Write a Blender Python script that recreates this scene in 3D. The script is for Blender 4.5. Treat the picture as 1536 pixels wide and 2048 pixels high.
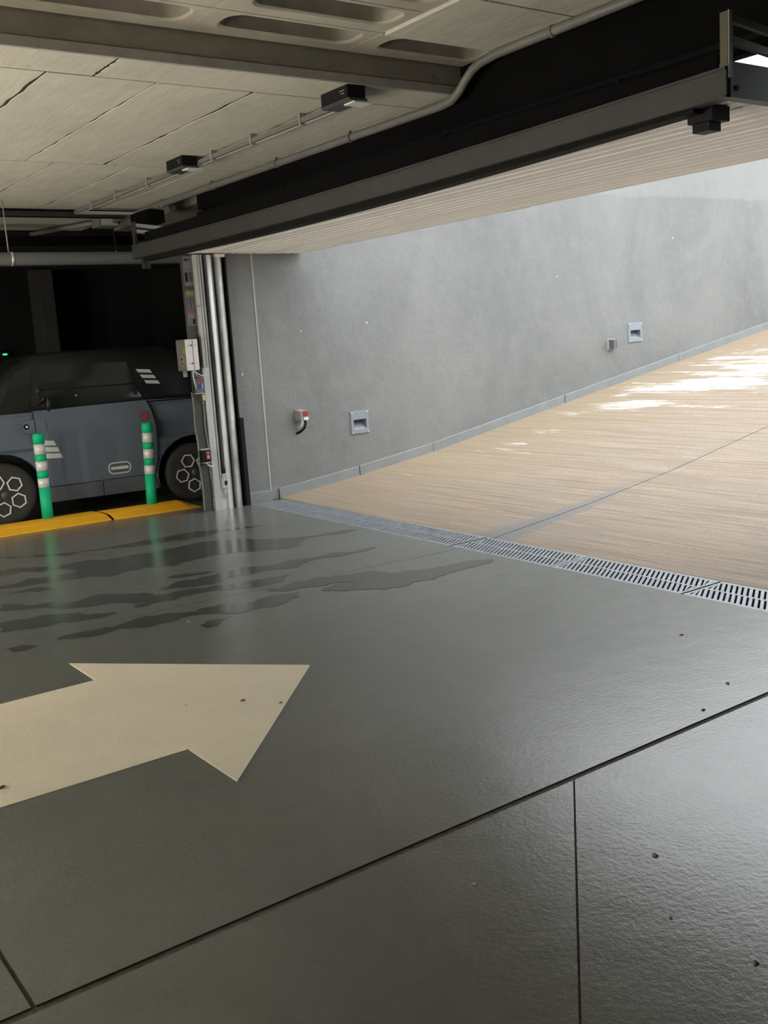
import bpy, bmesh, math, random
from mathutils import Vector, Matrix
random.seed(7)
for o in list(bpy.data.objects): bpy.data.objects.remove(o)
scene = bpy.context.scene
COL = scene.collection

# ------------------------------------------------------------------ camera
# solved from the two horizontal vanishing points of the building in a 1536x2048 frame
CX, CY = 768.0, 1024.0
VU = (3620.0, 490.0); VV = (-715.0, 775.0)
FPX = math.sqrt(-((VU[0]-CX)*(VV[0]-CX) + (VU[1]-CY)*(VV[1]-CY)))
u_ = Vector((VU[0]-CX, VU[1]-CY, FPX)).normalized()
v_ = Vector((VV[0]-CX, VV[1]-CY, FPX)).normalized()
w_ = u_.cross(v_)
if w_.y > 0: w_ = -w_
cam_d = bpy.data.cameras.new('camera'); cam = bpy.data.objects.new('camera', cam_d); COL.objects.link(cam)
M = Matrix(((u_.x, -u_.y, -u_.z, 0), (v_.x, -v_.y, -v_.z, 0), (w_.x, -w_.y, -w_.z, 1.5), (0, 0, 0, 1)))
cam.matrix_world = M
cam_d.sensor_fit = 'VERTICAL'; cam_d.sensor_height = 36.0; cam_d.lens = FPX/2048*36.0
cam_d.clip_start = 0.02; cam_d.clip_end = 200
scene.camera = cam

# ------------------------------------------------------------------ sky: even overcast
world = bpy.data.worlds.new('overcast_sky'); scene.world = world; world.use_nodes = True
bg = world.node_tree.nodes['Background']
bg.inputs[0].default_value = (0.93, 0.97, 1.0, 1); bg.inputs[1].default_value = 1.0
vs = scene.view_settings
vs.view_transform = 'Standard'; vs.look = 'None'; vs.gamma = 1.0; vs.use_curve_mapping = False
vs.exposure = 2.05
FILL = 205.0            # brightness of the added fill lamps

# ------------------------------------------------------------------ helpers
def new_mat(name, col, rough=0.6, metal=0.0, var=0.0, vscale=4.0, bump=0.0, bscale=80.0, spec=0.5, stretch=None, emit=None, estr=0, coat=0):
    m = bpy.data.materials.new(name); m.use_nodes = True
    nt = m.node_tree; N = nt.nodes; L = nt.links; b = N['Principled BSDF']
    b.inputs['Base Color'].default_value = (*col, 1); b.inputs['Roughness'].default_value = rough
    b.inputs['Metallic'].default_value = metal; b.inputs['Specular IOR Level'].default_value = spec
    if coat: b.inputs['Coat Weight'].default_value = coat
    tc = N.new('ShaderNodeTexCoord'); src = tc.outputs['Object']
    if stretch:
        mp = N.new('ShaderNodeMapping'); mp.inputs['Scale'].default_value = stretch; L.new(src, mp.inputs[0]); src = mp.outputs[0]
    if var:
        n = N.new('ShaderNodeTexNoise'); n.inputs['Scale'].default_value = vscale; n.inputs['Detail'].default_value = 6; n.inputs['Roughness'].default_value = .62
        L.new(src, n.inputs['Vector'])
        r = N.new('ShaderNodeValToRGB'); r.color_ramp.elements[0].position = .3; r.color_ramp.elements[1].position = .7
        r.color_ramp.elements[0].color = (*[c*(1-var) for c in col], 1); r.color_ramp.elements[1].color = (*[min(1, c*(1+var)) for c in col], 1)
        L.new(n.outputs[0], r.inputs[0]); L.new(r.outputs[0], b.inputs['Base Color'])
    if bump:
        n2 = N.new('ShaderNodeTexNoise'); n2.inputs['Scale'].default_value = bscale; n2.inputs['Detail'].default_value = 4
        L.new(src, n2.inputs['Vector'])
        bp = N.new('ShaderNodeBump'); bp.inputs['Strength'].default_value = bump; bp.inputs['Distance'].default_value = .01
        L.new(n2.outputs[0], bp.inputs['Height']); L.new(bp.outputs[0], b.inputs['Normal'])
    if emit:
        b.inputs['Emission Color'].default_value = (*emit, 1); b.inputs['Emission Strength'].default_value = estr
    return m

class NT:
    """small wrapper for building node trees"""
    def __init__(s, name):
        s.m = bpy.data.materials.new(name); s.m.use_nodes = True; s.t = s.m.node_tree; s.b = s.t.nodes['Principled BSDF']
        s.co = s.t.nodes.new('ShaderNodeTexCoord').outputs['Object']
    def n(s, typ, **kw):
        x = s.t.nodes.new(typ)
        for k, v in kw.items(): setattr(x, k, v)
        return x
    def l(s, a, b): s.t.links.new(a, b)
    def mapping(s, scale=(1,1,1), rot=(0,0,0), loc=(0,0,0)):
        m = s.n('ShaderNodeMapping'); m.inputs['Scale'].default_value = scale; m.inputs['Rotation'].default_value = rot; m.inputs['Location'].default_value = loc
        s.l(s.co, m.inputs[0]); return m.outputs[0]
    def noise(s, vec, scale, detail=5, rough=.6, dist=0):
        x = s.n('ShaderNodeTexNoise'); x.inputs['Scale'].default_value = scale; x.inputs['Detail'].default_value = detail
        x.inputs['Roughness'].default_value = rough; x.inputs['Distortion'].default_value = dist
        s.l(vec, x.inputs['Vector']); return x.outputs[0]
    def ramp(s, fac, stops):
        r = s.n('ShaderNodeValToRGB'); e = r.color_ramp.elements
        while len(e) < len(stops): e.new(.5)
        for el, (p, c) in zip(e, stops):
            el.position = p; el.color = (*c, 1) if isinstance(c, tuple) else (c, c, c, 1)
        s.l(fac, r.inputs[0]); return r.outputs[0]
    def mix(s, fac, a, b, mode='MIX'):
        x = s.n('ShaderNodeMix', data_type='RGBA', blend_type=mode)
        if isinstance(fac, float): x.inputs[0].default_value = fac
        else: s.l(fac, x.inputs[0])
        for i, v in ((6, a), (7, b)):
            if isinstance(v, tuple): x.inputs[i].default_value = (*v, 1)
            else: s.l(v, x.inputs[i])
        return x.outputs[2]
    def math(s, op, a, b=0.0, clamp=False):
        x = s.n('ShaderNodeMath', operation=op, use_clamp=clamp)
        for i, v in ((0, a), (1, b)):
            if isinstance(v, (int, float)): x.inputs[i].default_value = v
            else: s.l(v, x.inputs[i])
        return x.outputs[0]
    def sep(s):
        x = s.n('ShaderNodeSeparateXYZ'); s.l(s.co, x.inputs[0]); return x.outputs
    def bump(s, h, strength, dist=.01):
        x = s.n('ShaderNodeBump'); x.inputs['Strength'].default_value = strength; x.inputs['Distance'].default_value = dist
        s.l(h, x.inputs['Height']); s.l(x.outputs[0], s.b.inputs['Normal'])

def link(name, me, mat=None, parent=None):
    o = bpy.data.objects.new(name, me); COL.objects.link(o)
    if mat is not None: me.materials.append(mat)
    if parent is not None: o.parent = parent
    return o
class MB:
    """collects shapes, builds one mesh object"""
    def __init__(s): s.bm = bmesh.new()
    def poly(s, pts, smooth=False):
        f = s.bm.faces.new([s.bm.verts.new(p) for p in pts]); f.smooth = smooth; return s
    def box(s, x0, x1, y0, y1, z0, z1):
        v = [s.bm.verts.new((x, y, z)) for x in (x0, x1) for y in (y0, y1) for z in (z0, z1)]
        for f in ((0,1,3,2), (4,6,7,5), (0,4,5,1), (2,3,7,6), (0,2,6,4), (1,5,7,3)): s.bm.faces.new([v[i] for i in f])
        return s
    def rbox(s, x0, x1, y0, y1, z0, z1, r=.01, seg=2):
        b2 = bmesh.new(); m2 = MB.__new__(MB); m2.bm = b2; m2.box(x0, x1, y0, y1, z0, z1)
        bmesh.ops.bevel(b2, geom=b2.edges[:], offset=r, segments=seg, affect='EDGES', profile=.5)
        me = bpy.data.meshes.new('t'); b2.to_mesh(me); b2.free(); s.bm.from_mesh(me); bpy.data.meshes.remove(me); return s
    def hexa(s, a, b):
        """two quads (lists of 4 pts) joined into a closed block"""
        va = [s.bm.verts.new(p) for p in a]; vb = [s.bm.verts.new(p) for p in b]
        s.bm.faces.new(va); s.bm.faces.new(vb[::-1])
        for i in range(4): s.bm.faces.new([va[i], vb[i], vb[(i+1) % 4], va[(i+1) % 4]])
        return s
    def prism(s, pts, d, smooth=False):
        """planar polygon pts (3D) extruded by vector d"""
        d = Vector(d); va = [s.bm.verts.new(p) for p in pts]; vb = [s.bm.verts.new(Vector(p)+d) for p in pts]
        s.bm.faces.new(va); s.bm.faces.new(vb[::-1]); n = len(pts)
        for i in range(n):
            f = s.bm.faces.new([va[i], vb[i], vb[(i+1) % n], va[(i+1) % n]]); f.smooth = smooth
        return s
    def tube(s, path, r, n=12, cap=True):
        P = [Vector(p) for p in path]; rings = []; up = None
        for i, p in enumerate(P):
            t = ((P[min(i+1, len(P)-1)]-P[max(i-1, 0)])).normalized()
            if up is None: up = Vector((0,0,1)) if abs(t.z) < .9 else Vector((1,0,0))
            a = t.cross(up).normalized(); b = a.cross(t).normalized(); up = b
            rr = r[i] if isinstance(r, (list, tuple)) else r
            rings.append([s.bm.verts.new(p + a*rr*math.cos(2*math.pi*k/n) + b*rr*math.sin(2*math.pi*k/n)) for k in range(n)])
        for A, B in zip(rings, rings[1:]):
            for k in range(n):
                f = s.bm.faces.new([A[k], A[(k+1) % n], B[(k+1) % n], B[k]]); f.smooth = True
        if cap: s.bm.faces.new(rings[0][::-1]); s.bm.faces.new(rings[-1])
        return s
    def lathe(s, prof, c, axis='Z', n=24):
        """prof: (radius, height) list around axis through c"""
        c = Vector(c); rings = []
        for r, h in prof:
            ring = []
            for k in range(n):
                a = 2*math.pi*k/n; x, y = r*math.cos(a), r*math.sin(a)
                q = Vector((x, y, h)) if axis == 'Z' else (Vector((x, h, y)) if axis == 'Y' else Vector((h, x, y)))
                ring.append(s.bm.verts.new(c+q))
            rings.append(ring)
        for A, B in zip(rings, rings[1:]):
            for k in range(n):
                f = s.bm.faces.new([A[k], A[(k+1) % n], B[(k+1) % n], B[k]]); f.smooth = True
        s.bm.faces.new(rings[0][::-1]); s.bm.faces.new(rings[-1]); return s
    def torus(s, c, R, r, nrm=(0,0,1), n=12, m=6, sc=(1,1)):
        c = Vector(c); nrm = Vector(nrm).normalized(); a = nrm.orthogonal().normalized(); b = nrm.cross(a)
        return s.ring(c, a, b, R, r, n, m, sc)
    def ring(s, c, a, b, R, r, n=12, m=6, sc=(1,1)):
        c = Vector(c); a = Vector(a); b = Vector(b); nr = a.cross(b).normalized(); rs = []
        for i in range(n):
            t = 2*math.pi*i/n; d = a*math.cos(t)*sc[0]+b*math.sin(t)*sc[1]; dn = (a*math.cos(t)+b*math.sin(t)).normalized()
            rs.append([s.bm.verts.new(c+d*R+dn*r*math.cos(2*math.pi*k/m)+nr*r*math.sin(2*math.pi*k/m)) for k in range(m)])
        for i in range(n):
            A, B = rs[i], rs[(i+1) % n]
            for k in range(m):
                f = s.bm.faces.new([A[k], A[(k+1) % m], B[(k+1) % m], B[k]]); f.smooth = True
        return s
    def build(s, name, mat, parent=None, recalc=True):
        if recalc: bmesh.ops.recalc_face_normals(s.bm, faces=s.bm.faces[:])
        me = bpy.data.meshes.new(name); s.bm.to_mesh(me); s.bm.free(); return link(name, me, mat, parent)
def empty(name, loc=(0,0,0), rz=0):
    o = bpy.data.objects.new(name, None); COL.objects.link(o); o.location = loc; o.rotation_euler = (0,0,rz); o.empty_display_size = .1; return o
def tag(o, label, cat, group=None):
    o['label'] = label; o['category'] = cat
    if group: o['group'] = group
    return o
def struct(o, label=None):
    o['kind'] = 'structure'
    if label: o['label'] = label
    return o
def interp(x, xs, ys):
    for i in range(len(xs)-1):
        if x <= xs[i+1] or i == len(xs)-2:
            return ys[i]+(ys[i+1]-ys[i])*(x-xs[i])/(xs[i+1]-xs[i])
def rrect(cx, cy, w, h, r, n=5):
    P = []
    for sx, sy, a0 in ((1,1,0), (-1,1,90), (-1,-1,180), (1,-1,270)):
        for k in range(n+1):
            a = math.radians(a0+90*k/n); P.append((cx+sx*(w/2-r)+r*math.cos(a), cy+sy*(h/2-r)+r*math.sin(a)))
    return P

# ------------------------------------------------------------------ materials
def floor_mat(name, col, rough, bumpk, wear=.10, ior=1.5):
    t = NT(name)
    big = t.noise(t.co, .9, 4, .55); fine = t.noise(t.co, 9, 6, .65)
    c = t.mix(t.ramp(big, [(.3, 0.0), (.7, 1.0)]), tuple(x*(1-wear) for x in col), tuple(x*(1+wear) for x in col))
    c = t.mix(t.math('MULTIPLY', t.ramp(fine, [(.35, 1.0), (.6, 0.0)]), .22), c, tuple(x*.8 for x in col))
    sp = t.n('ShaderNodeTexVoronoi'); sp.inputs['Scale'].default_value = 9; t.l(t.co, sp.inputs['Vector'])
    spk = t.ramp(sp.outputs['Distance'], [(.0, 1.0), (.045, 0.0)])
    c = t.mix(t.math('MULTIPLY', spk, .55), c, tuple(x*.45 for x in col))
    t.l(c, t.b.inputs['Base Color']); t.b.inputs['IOR'].default_value = ior
    rg = t.ramp(fine, [(.3, rough*.92), (.7, rough*1.06)]); t.l(rg, t.b.inputs['Roughness'])
    h1 = t.noise(t.co, 55, 3, .5); h2 = t.noise(t.co, 160, 2, .5); h3 = t.noise(t.co, 5, 3, .5)
    h = t.math('ADD', t.math('MULTIPLY', h1, .6), t.math('ADD', t.math('MULTIPLY', h2, .25), t.math('MULTIPLY', h3, 1.2)))
    t.bump(h, bumpk, .006)
    return t.m
M_FLOOR = floor_mat('painted_floor', (.128, .134, .122), .235, .24, ior=1.58)
M_DAMP = floor_mat('damp_floor', (.062, .064, .056), .18, .06, .05, 1.5)
M_ARROW = floor_mat('cream_road_paint', (.68, .62, .49), .45, .22, .07, 1.5)
M_JOINT = new_mat('joint_mortar', (.085, .068, .055), .9, var=.35, vscale=25, bump=.6, bscale=60)

def ramp_mat():
    t = NT('brushed_ramp_concrete'); X = t.sep()
    lines = t.noise(t.mapping((24, .8, 1)), 1.0, 6, .72)
    l2 = t.noise(t.mapping((9, .35, 1)), 1.0, 5, .65)
    gr = t.noise(t.co, 45, 4, .7)
    col = t.mix(t.ramp(lines, [(.38, 0.0), (.62, 1.0)]), (.185, .128, .086), (.35, .268, .190))
    col = t.mix(t.math('MULTIPLY', t.ramp(l2, [(.40, 1.0), (.58, 0.0)]), .55), col, (.265, .225, .182))
    col = t.mix(t.math('MULTIPLY', t.ramp(gr, [(.36, 1.0), (.54, 0.0)]), .6), col, (.18, .15, .12))
    # ochre tint by the wall foot, greyer towards the drain
    och = t.math('MULTIPLY', t.ramp(t.math('MULTIPLY', t.math('SUBTRACT', X[1], 6.2), .4), [(0, 0.0), (1, 1.0)]), .5)
    col = t.mix(och, col, (.36, .275, .165))
    gn = t.noise(t.co, 1.6, 4, .6)
    near = t.ramp(t.math('MULTIPLY', t.math('SUBTRACT', 6.6, X[0]), .45), [(0, 0.0), (1, 1.0)])
    gmask = t.math('MULTIPLY', near, t.ramp(gn, [(.40, 0.0), (.62, 1.0)]))
    col = t.mix(t.math('MULTIPLY', gmask, .45), col, (.245, .22, .196))
    # dark stain where water runs along the slab joint to the drain
    dj = t.math('ABSOLUTE', t.math('SUBTRACT', X[1], t.math('ADD', 5.53, t.math('MULTIPLY', t.math('SUBTRACT', t.noise(t.co, 2.2, 4, .6), .5), .30))))
    wdt = t.math('MAXIMUM', t.math('ADD', .04, t.math('MULTIPLY', t.math('SUBTRACT', 6.5, X[0]), .14)), .035)
    st = t.math('SUBTRACT', 1.0, t.math('DIVIDE', dj, wdt), True)
    fade = t.ramp(t.math('MULTIPLY', t.math('SUBTRACT', 8.2, X[0]), .38), [(0, 0.0), (.5, .5), (1, 1.0)])
    st = t.math('MULTIPLY', t.ramp(st, [(.0, 0.0), (.45, 1.0)]), fade)
    col = t.mix(t.math('MULTIPLY', st, .85), col, (.165, .168, .168))
    # worn white paint patches, streaked across the slope
    wn = t.noise(t.mapping((4.2, .85, 1), loc=(3.1, 1.7, 0)), 1.0, 8, .70, .3)
    ctr = t.math('ADD', 7.75, t.math('MULTIPLY', t.math('SUBTRACT', X[0], 8.5), -.28))
    band = t.math('SUBTRACT', 1.0, t.math('DIVIDE', t.math('ABSOLUTE', t.math('SUBTRACT', X[1], ctr)), 2.4), True)
    far = t.ramp(t.math('MULTIPLY', t.math('SUBTRACT', X[0], 5.6), .18), [(0, 0.0), (1, 1.0)])
    wm = t.math('ADD', wn, t.math('SUBTRACT', t.math('MULTIPLY', t.math('MULTIPLY', band, far), .30), .19))
    brk = t.math('MULTIPLY', t.math('SUBTRACT', lines, .5), .34)
    wm = t.ramp(t.math('ADD', wm, brk), [(.50, 0.0), (.57, 1.0)])
    col = t.mix(t.math('MULTIPLY', wm, .8), col, (.60, .57, .52))
    t.l(col, t.b.inputs['Base Color']); t.b.inputs['Roughness'].default_value = .78
    t.bump(t.math('ADD', t.math('MULTIPLY', lines, 1.0), t.math('MULTIPLY', gr, .4)), .55, .012)
    return t.m
M_RAMP = ramp_mat()

def wall_mat():
    t = NT('painted_render_grey')
    a = t.noise(t.mapping((1, 1, .6)), .8, 7, .68, .5); b = t.noise(t.co, 5.5, 6, .65)
    c = t.mix(t.ramp(a, [(.32, 0.0), (.68, 1.0)]), (.142, .148, .145), (.206, .209, .204))
    c = t.mix(t.math('MULTIPLY', t.ramp(b, [(.5, 0.0), (.72, 1.0)]), .35), c, (.23, .234, .228))
    v = t.n('ShaderNodeTexVoronoi'); v.inputs['Scale'].default_value = 1.9; t.l(t.co, v.inputs['Vector'])
    c = t.mix(t.ramp(v.outputs['Distance'], [(.016, 1.0), (.024, 0.0)]), c, (.6, .6, .58))
    # a later coat stops at a level line high on the wall
    X = t.sep(); e = t.math('ADD', X[2], t.math('MULTIPLY', t.noise(t.co, 1.4, 4, .6), .10))
    c = t.mix(t.math('MULTIPLY', t.ramp(t.math('SUBTRACT', e, 2.72), [(.38, 0.0), (.42, 1.0)]), .4), c, (.26, .265, .26))
    t.l(c, t.b.inputs['Base Color']); t.b.inputs['Roughness'].default_value = .62
    t.bump(t.math('ADD', t.noise(t.co, 6, 6, .7), t.math('MULTIPLY', t.noise(t.co, 60, 3, .6), .15)), .35, .03)
    return t.m
M_WALL = wall_mat()
M_SKIRT = new_mat('skirting_grey', (.205, .22, .22), .55, var=.08, vscale=6, bump=.15, bscale=40)
M_SEAMDARK = new_mat('seam_shade', (.035, .03, .024), .95, var=.3, vscale=8)  # shade of the open board seams put into the slab core colour
M_SEAM = new_mat('sealant_pale', (.40, .41, .40), .6)

def concrete_mat(name, lo, hi, grain=(3, 16, 3)):
    t = NT(name); oi = t.n('ShaderNodeObjectInfo')
    a = t.noise(t.mapping(grain), 1.0, 6, .65); b = t.noise(t.co, 1.3, 4, .6); d = t.noise(t.mapping((9, 30, 9)), 1.0, 5, .7)
    c = t.mix(t.ramp(a, [(.3, 0.0), (.7, 1.0)]), lo, hi)
    c = t.mix(t.math('MULTIPLY', t.ramp(b, [(.35, 1.0), (.6, 0.0)]), .3), c, tuple(x*.72 for x in lo))
    c = t.mix(t.math('MULTIPLY', t.ramp(d, [(.30, 1.0), (.37, 0.0)]), .6), c, (lo[0]*.45, lo[1]*.40, lo[2]*.34))
    c = t.mix(t.math('MULTIPLY', oi.outputs['Random'], .25), c, tuple(x*.86 for x in lo))
    t.l(c, t.b.inputs['Base Color']); t.b.inputs['Roughness'].default_value = .85
    t.bump(t.math('ADD', a, t.math('MULTIPLY', d, .6)), .35, .012)
    return t.m
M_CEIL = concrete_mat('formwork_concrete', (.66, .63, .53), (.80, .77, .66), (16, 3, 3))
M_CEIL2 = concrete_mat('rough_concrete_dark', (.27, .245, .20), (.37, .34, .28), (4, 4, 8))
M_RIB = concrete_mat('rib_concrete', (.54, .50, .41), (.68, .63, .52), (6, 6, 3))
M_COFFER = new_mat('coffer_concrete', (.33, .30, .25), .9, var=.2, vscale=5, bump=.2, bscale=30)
M_LEDGE = new_mat('ledge_grey', (.40, .385, .36), .8, var=.15, vscale=9, bump=.2, bscale=30)
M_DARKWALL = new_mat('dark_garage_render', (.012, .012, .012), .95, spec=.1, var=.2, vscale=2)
M_LINTEL = new_mat('lintel_near_black', (.005, .005, .005), .9, spec=.05, var=.2, vscale=3)  # even near-black base colour
M_STEELDARK = new_mat('dark_grey_steel', (.030, .030, .028), .55, .0, var=.18, vscale=7, bump=.05)
M_BLACK = new_mat('black_plastic', (.007, .007, .008), .6, spec=.2)
M_RUBBER = new_mat('black_rubber', (.008, .008, .008), .8, spec=.15)
M_OLIVE = new_mat('olive_zinc_steel', (.10, .096, .06), .5, .2, var=.15, vscale=10)
M_GALV = new_mat('galvanised_steel', (.56, .57, .565), .38, .55, var=.16, vscale=14, stretch=(1, 1, .25))
M_GALVD = new_mat('worn_galvanised_steel', (.44, .44, .42), .5, .5, var=.40, vscale=9, stretch=(1, 1, .35))
M_CONDUIT = new_mat('grey_conduit', (.17, .167, .15), .5, var=.08, vscale=5)
M_PIPE = new_mat('grey_pvc_pipe', (.115, .12, .12), .42, var=.06, vscale=3)
M_WHITE = new_mat('white_plastic', (.72, .72, .70), .4)
M_WHITE2 = new_mat('painted_white_metal', (.46, .46, .43), .45, var=.05, vscale=8)
M_GREYPL = new_mat('grey_plastic', (.30, .30, .28), .5)
M_SIGN = new_mat('sign_paper', (.14, .136, .14), .6, var=.06, vscale=20)
M_RED = new_mat('red_plastic', (.26, .025, .028), .4)
M_COVER = new_mat('cover_grey_shaded', (.135, .132, .115), .5, var=.06, vscale=9)  # grey cover darkened for the shade on its inward face
M_BLUE = new_mat('blue_label', (.02, .05, .16), .5)
M_YEL = new_mat('yellow_label', (.26, .24, .01), .5)
M_BRASS = new_mat('brass', (.75, .60, .28), .3, .9)
M_CHAIN = new_mat('chain_steel', (.32, .32, .30), .4, .8)
M_CABLE = new_mat('pale_cable', (.52, .53, .50), .5)
M_LIGHTBLUE = new_mat('blue_grey_aluminium', (.235, .26, .295), .45, .25, var=.06, vscale=12)
M_DIFF = new_mat('opal_diffuser', (.88, .88, .84), .45)
M_GRATE = new_mat('galvanised_grating', (.25, .27, .295), .45, .35, var=.25, vscale=12)
M_PIT = new_mat('drain_channel_dark', (.045, .045, .045), .9)
M_YCURB = new_mat('yellow_rubber', (.80, .40, .012), .5, var=.10, vscale=12, bump=.15, bscale=60, stretch=(1, 5, 5))
M_GREEN = new_mat('green_bollard_plastic', (.004, .42, .20), .5, spec=.25)
M_BAND = new_mat('reflective_white_band', (.62, .61, .60), .35, .1)
M_DOORP = new_mat('door_panel_white', (.84, .82, .78), .50, var=.10, vscale=5, stretch=(7, .35, 1))
M_DOORG = new_mat('door_panel_joint', (.05, .05, .048), .7)
M_CARB = new_mat('car_body_blue_grey', (.088, .110, .142), .45, var=.03, vscale=3)
M_CARL = new_mat('car_sill_grey', (.07, .08, .092), .55)
M_CARK = new_mat('car_black_trim', (.008, .009, .010), .35)
M_GLASS = new_mat('car_tinted_glass', (.016, .019, .018), .08, spec=.6)
M_SEAT = new_mat('car_inner_grey', (.03, .03, .03), .8)
M_TYRE = new_mat('tyre_rubber', (.022, .021, .020), .8, bump=.1)
M_HEX = new_mat('wheel_hexagon_white', (.66, .68, .66), .4)
M_DECAL = new_mat('car_pale_decal', (.50, .53, .53), .4)
M_LEAF = new_mat('dry_leaf', (.11, .075, .035), .8)
M_STONE = new_mat('grit', (.16, .155, .14), .8)
M_LED = new_mat('green_indicator', (.0, .3, .05), .5, emit=(.02, 1.0, .12), estr=1.2)
M_GLEAM = new_mat('pale_tape', (.82, .72, .64), .5)

# ------------------------------------------------------------------ setting: floor
def gx(y, off):            # drain runs at a slight skew to the door line
    return 4.465 + (y-2.9)*.0240 + off
YE = 14.0
floor = MB().box(-9, 4.45, -6, YE, -.12, -.005).build('floor', M_JOINT); struct(floor, 'grey painted concrete garage floor in slabs')
def slab(pts, parent=floor, mat=M_FLOOR, top=0.0):
    return MB().prism([(x, y, -.10) for x, y in pts], (0, 0, .10+top)).build('floor_slab', mat, parent)
JY0, JY1 = 2.266, 2.294
def gl(x): return 5.683-.058*x       # thin saw cut across the lane
slab([(.531, JY1), (gx(JY1, -.004), JY1), (gx(5.43, -.004), gl(4.5)-.003), (.531, gl(.531)-.003)])
slab([(-9, JY1), (.519, JY1), (.519, gl(.519)-.003), (-9, gl(-9)-.003)])
slab([(-9, gl(-9)+.003), (gx(5.43, -.004), gl(4.5)+.003), (gx(8.64, -.004), 8.64), (4.59, 8.73), (4.59, YE), (-9, YE)])
slab([(-9, -6), (-6.232, -6), (2.3205, JY0), (-9, JY0)])
slab([(-6.222, -6), (gx(-6, -.004), -6), (gx(JY0, -.004), JY0), (2.3295, JY0)])
STREAKS = [
    [(2.09,8.22),(2.51,7.85),(2.90,7.80),(3.41,7.79),(3.73,7.71),(4.18,7.54),(3.92,7.54),(3.54,7.51),(3.21,7.56),(2.96,7.59),(2.71,7.74),(2.45,7.74),(2.24,7.96),(2.06,8.11)],
    [(1.91,7.59),(2.21,7.46),(2.47,7.42),(2.76,7.28),(2.99,7.25),(3.35,7.31),(3.61,7.21),(4.01,6.79),(4.29,6.76),(4.50,6.66),(4.18,6.70),(3.82,6.48),(3.44,6.66),(3.07,6.71),(2.72,6.76),(2.52,6.77),(2.29,6.92),(2.32,7.17),(2.18,7.30),(1.87,7.44)],
    [(1.77,7.08),(1.99,7.16),(2.12,7.08),(2.55,6.78),(2.40,6.69),(2.11,6.87),(1.90,6.92),(1.75,6.98)],
    [(1.72,6.81),(1.99,6.76),(2.04,6.66),(1.89,6.68)],
    [(2.67,6.33),(2.87,6.31),(2.99,6.22),(2.84,6.24)],
    [(2.48,6.05),(2.66,6.16),(2.94,6.15),(3.18,6.22),(3.58,6.09),(3.84,6.07),(4.16,6.00),(4.09,5.93),(3.78,5.93),(3.45,5.87),(3.13,5.95),(2.90,5.94),(2.69,5.92),(2.55,6.01)],
    [(1.62,6.52),(1.89,6.31),(1.98,6.19),(2.18,6.25),(2.29,6.12),(2.41,5.91),(2.55,5.92),(2.80,5.86),(3.04,5.77),(3.29,5.71),(3.14,5.57),(2.78,5.69),(2.45,5.71),(2.20,5.72),(2.21,5.79),(2.31,5.80),(2.05,5.97),(1.86,6.13),(1.57,6.36)],
    [(1.49,6.04),(1.65,6.01),(1.93,5.81),(2.08,5.73),(1.91,5.68),(1.68,5.74),(1.52,5.79),(1.43,5.84)],
    [(1.59,5.41),(1.86,5.44),(2.03,5.45),(2.27,5.45),(2.41,5.35),(2.76,5.27),(3.07,5.26),(3.02,5.17),(2.55,5.12),(2.37,5.27),(2.08,5.25),(1.97,5.34),(1.86,5.33),(1.69,5.35)],
    [(2.30,5.05),(2.39,5.10),(2.46,5.07),(2.51,5.08),(2.40,5.00),(2.30,4.97)],
    [(1.34,5.46),(1.43,5.46),(1.50,5.38),(1.42,5.34),(1.37,5.36)],
    [(2.98,5.50),(3.36,5.50),(3.67,5.37),(3.90,5.12),(4.08,5.08),(4.30,5.07),(4.42,4.99),(4.35,4.92),(4.09,4.91),(3.83,4.86),(3.56,4.86),(3.39,4.97),(3.18,5.18),(3.47,5.19),(3.20,5.30),(3.01,5.35)]]
def ragged(pl, rng, lev=5, amp=.24):
    P = [Vector(p) for p in pl]
    for k in range(lev):
        Q = []
        for i, a in enumerate(P):
            b = P[(i+1) % len(P)]; d = b-a; m = (a+b)/2 + Vector((d.y, -d.x))*rng.uniform(-amp, amp)
            Q += [a, m]
        P = Q; amp *= .85
    return P
for i, pl in enumerate(STREAKS):
    rg = random.Random(i); P = ragged(pl, rg) if i else ragged(pl, rg, 4, .20)
    o = MB().poly([(p.x, p.y, .0006+.00008*i) for p in P]).build('damp_streak', M_DAMP, floor, recalc=False)
    area = sum(a.x*b.y-b.x*a.y for a, b in zip(P, P[1:]+P[:1]))
    if area < 0: o.data.flip_normals()

# painted arrow on the floor
AR = [(-1.2, 4.563), (1.515, 4.563), (1.515, 4.925), (2.352, 3.985), (1.478, 3.07), (1.478, 3.463), (-1.2, 3.463)]
arrow = MB().prism([(x, y, .0) for x, y in AR], (0, 0, .0025)).build('painted_arrow', M_ARROW)
tag(arrow, 'wide cream arrow painted on the floor, pointing to the ramp', 'arrow')

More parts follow.
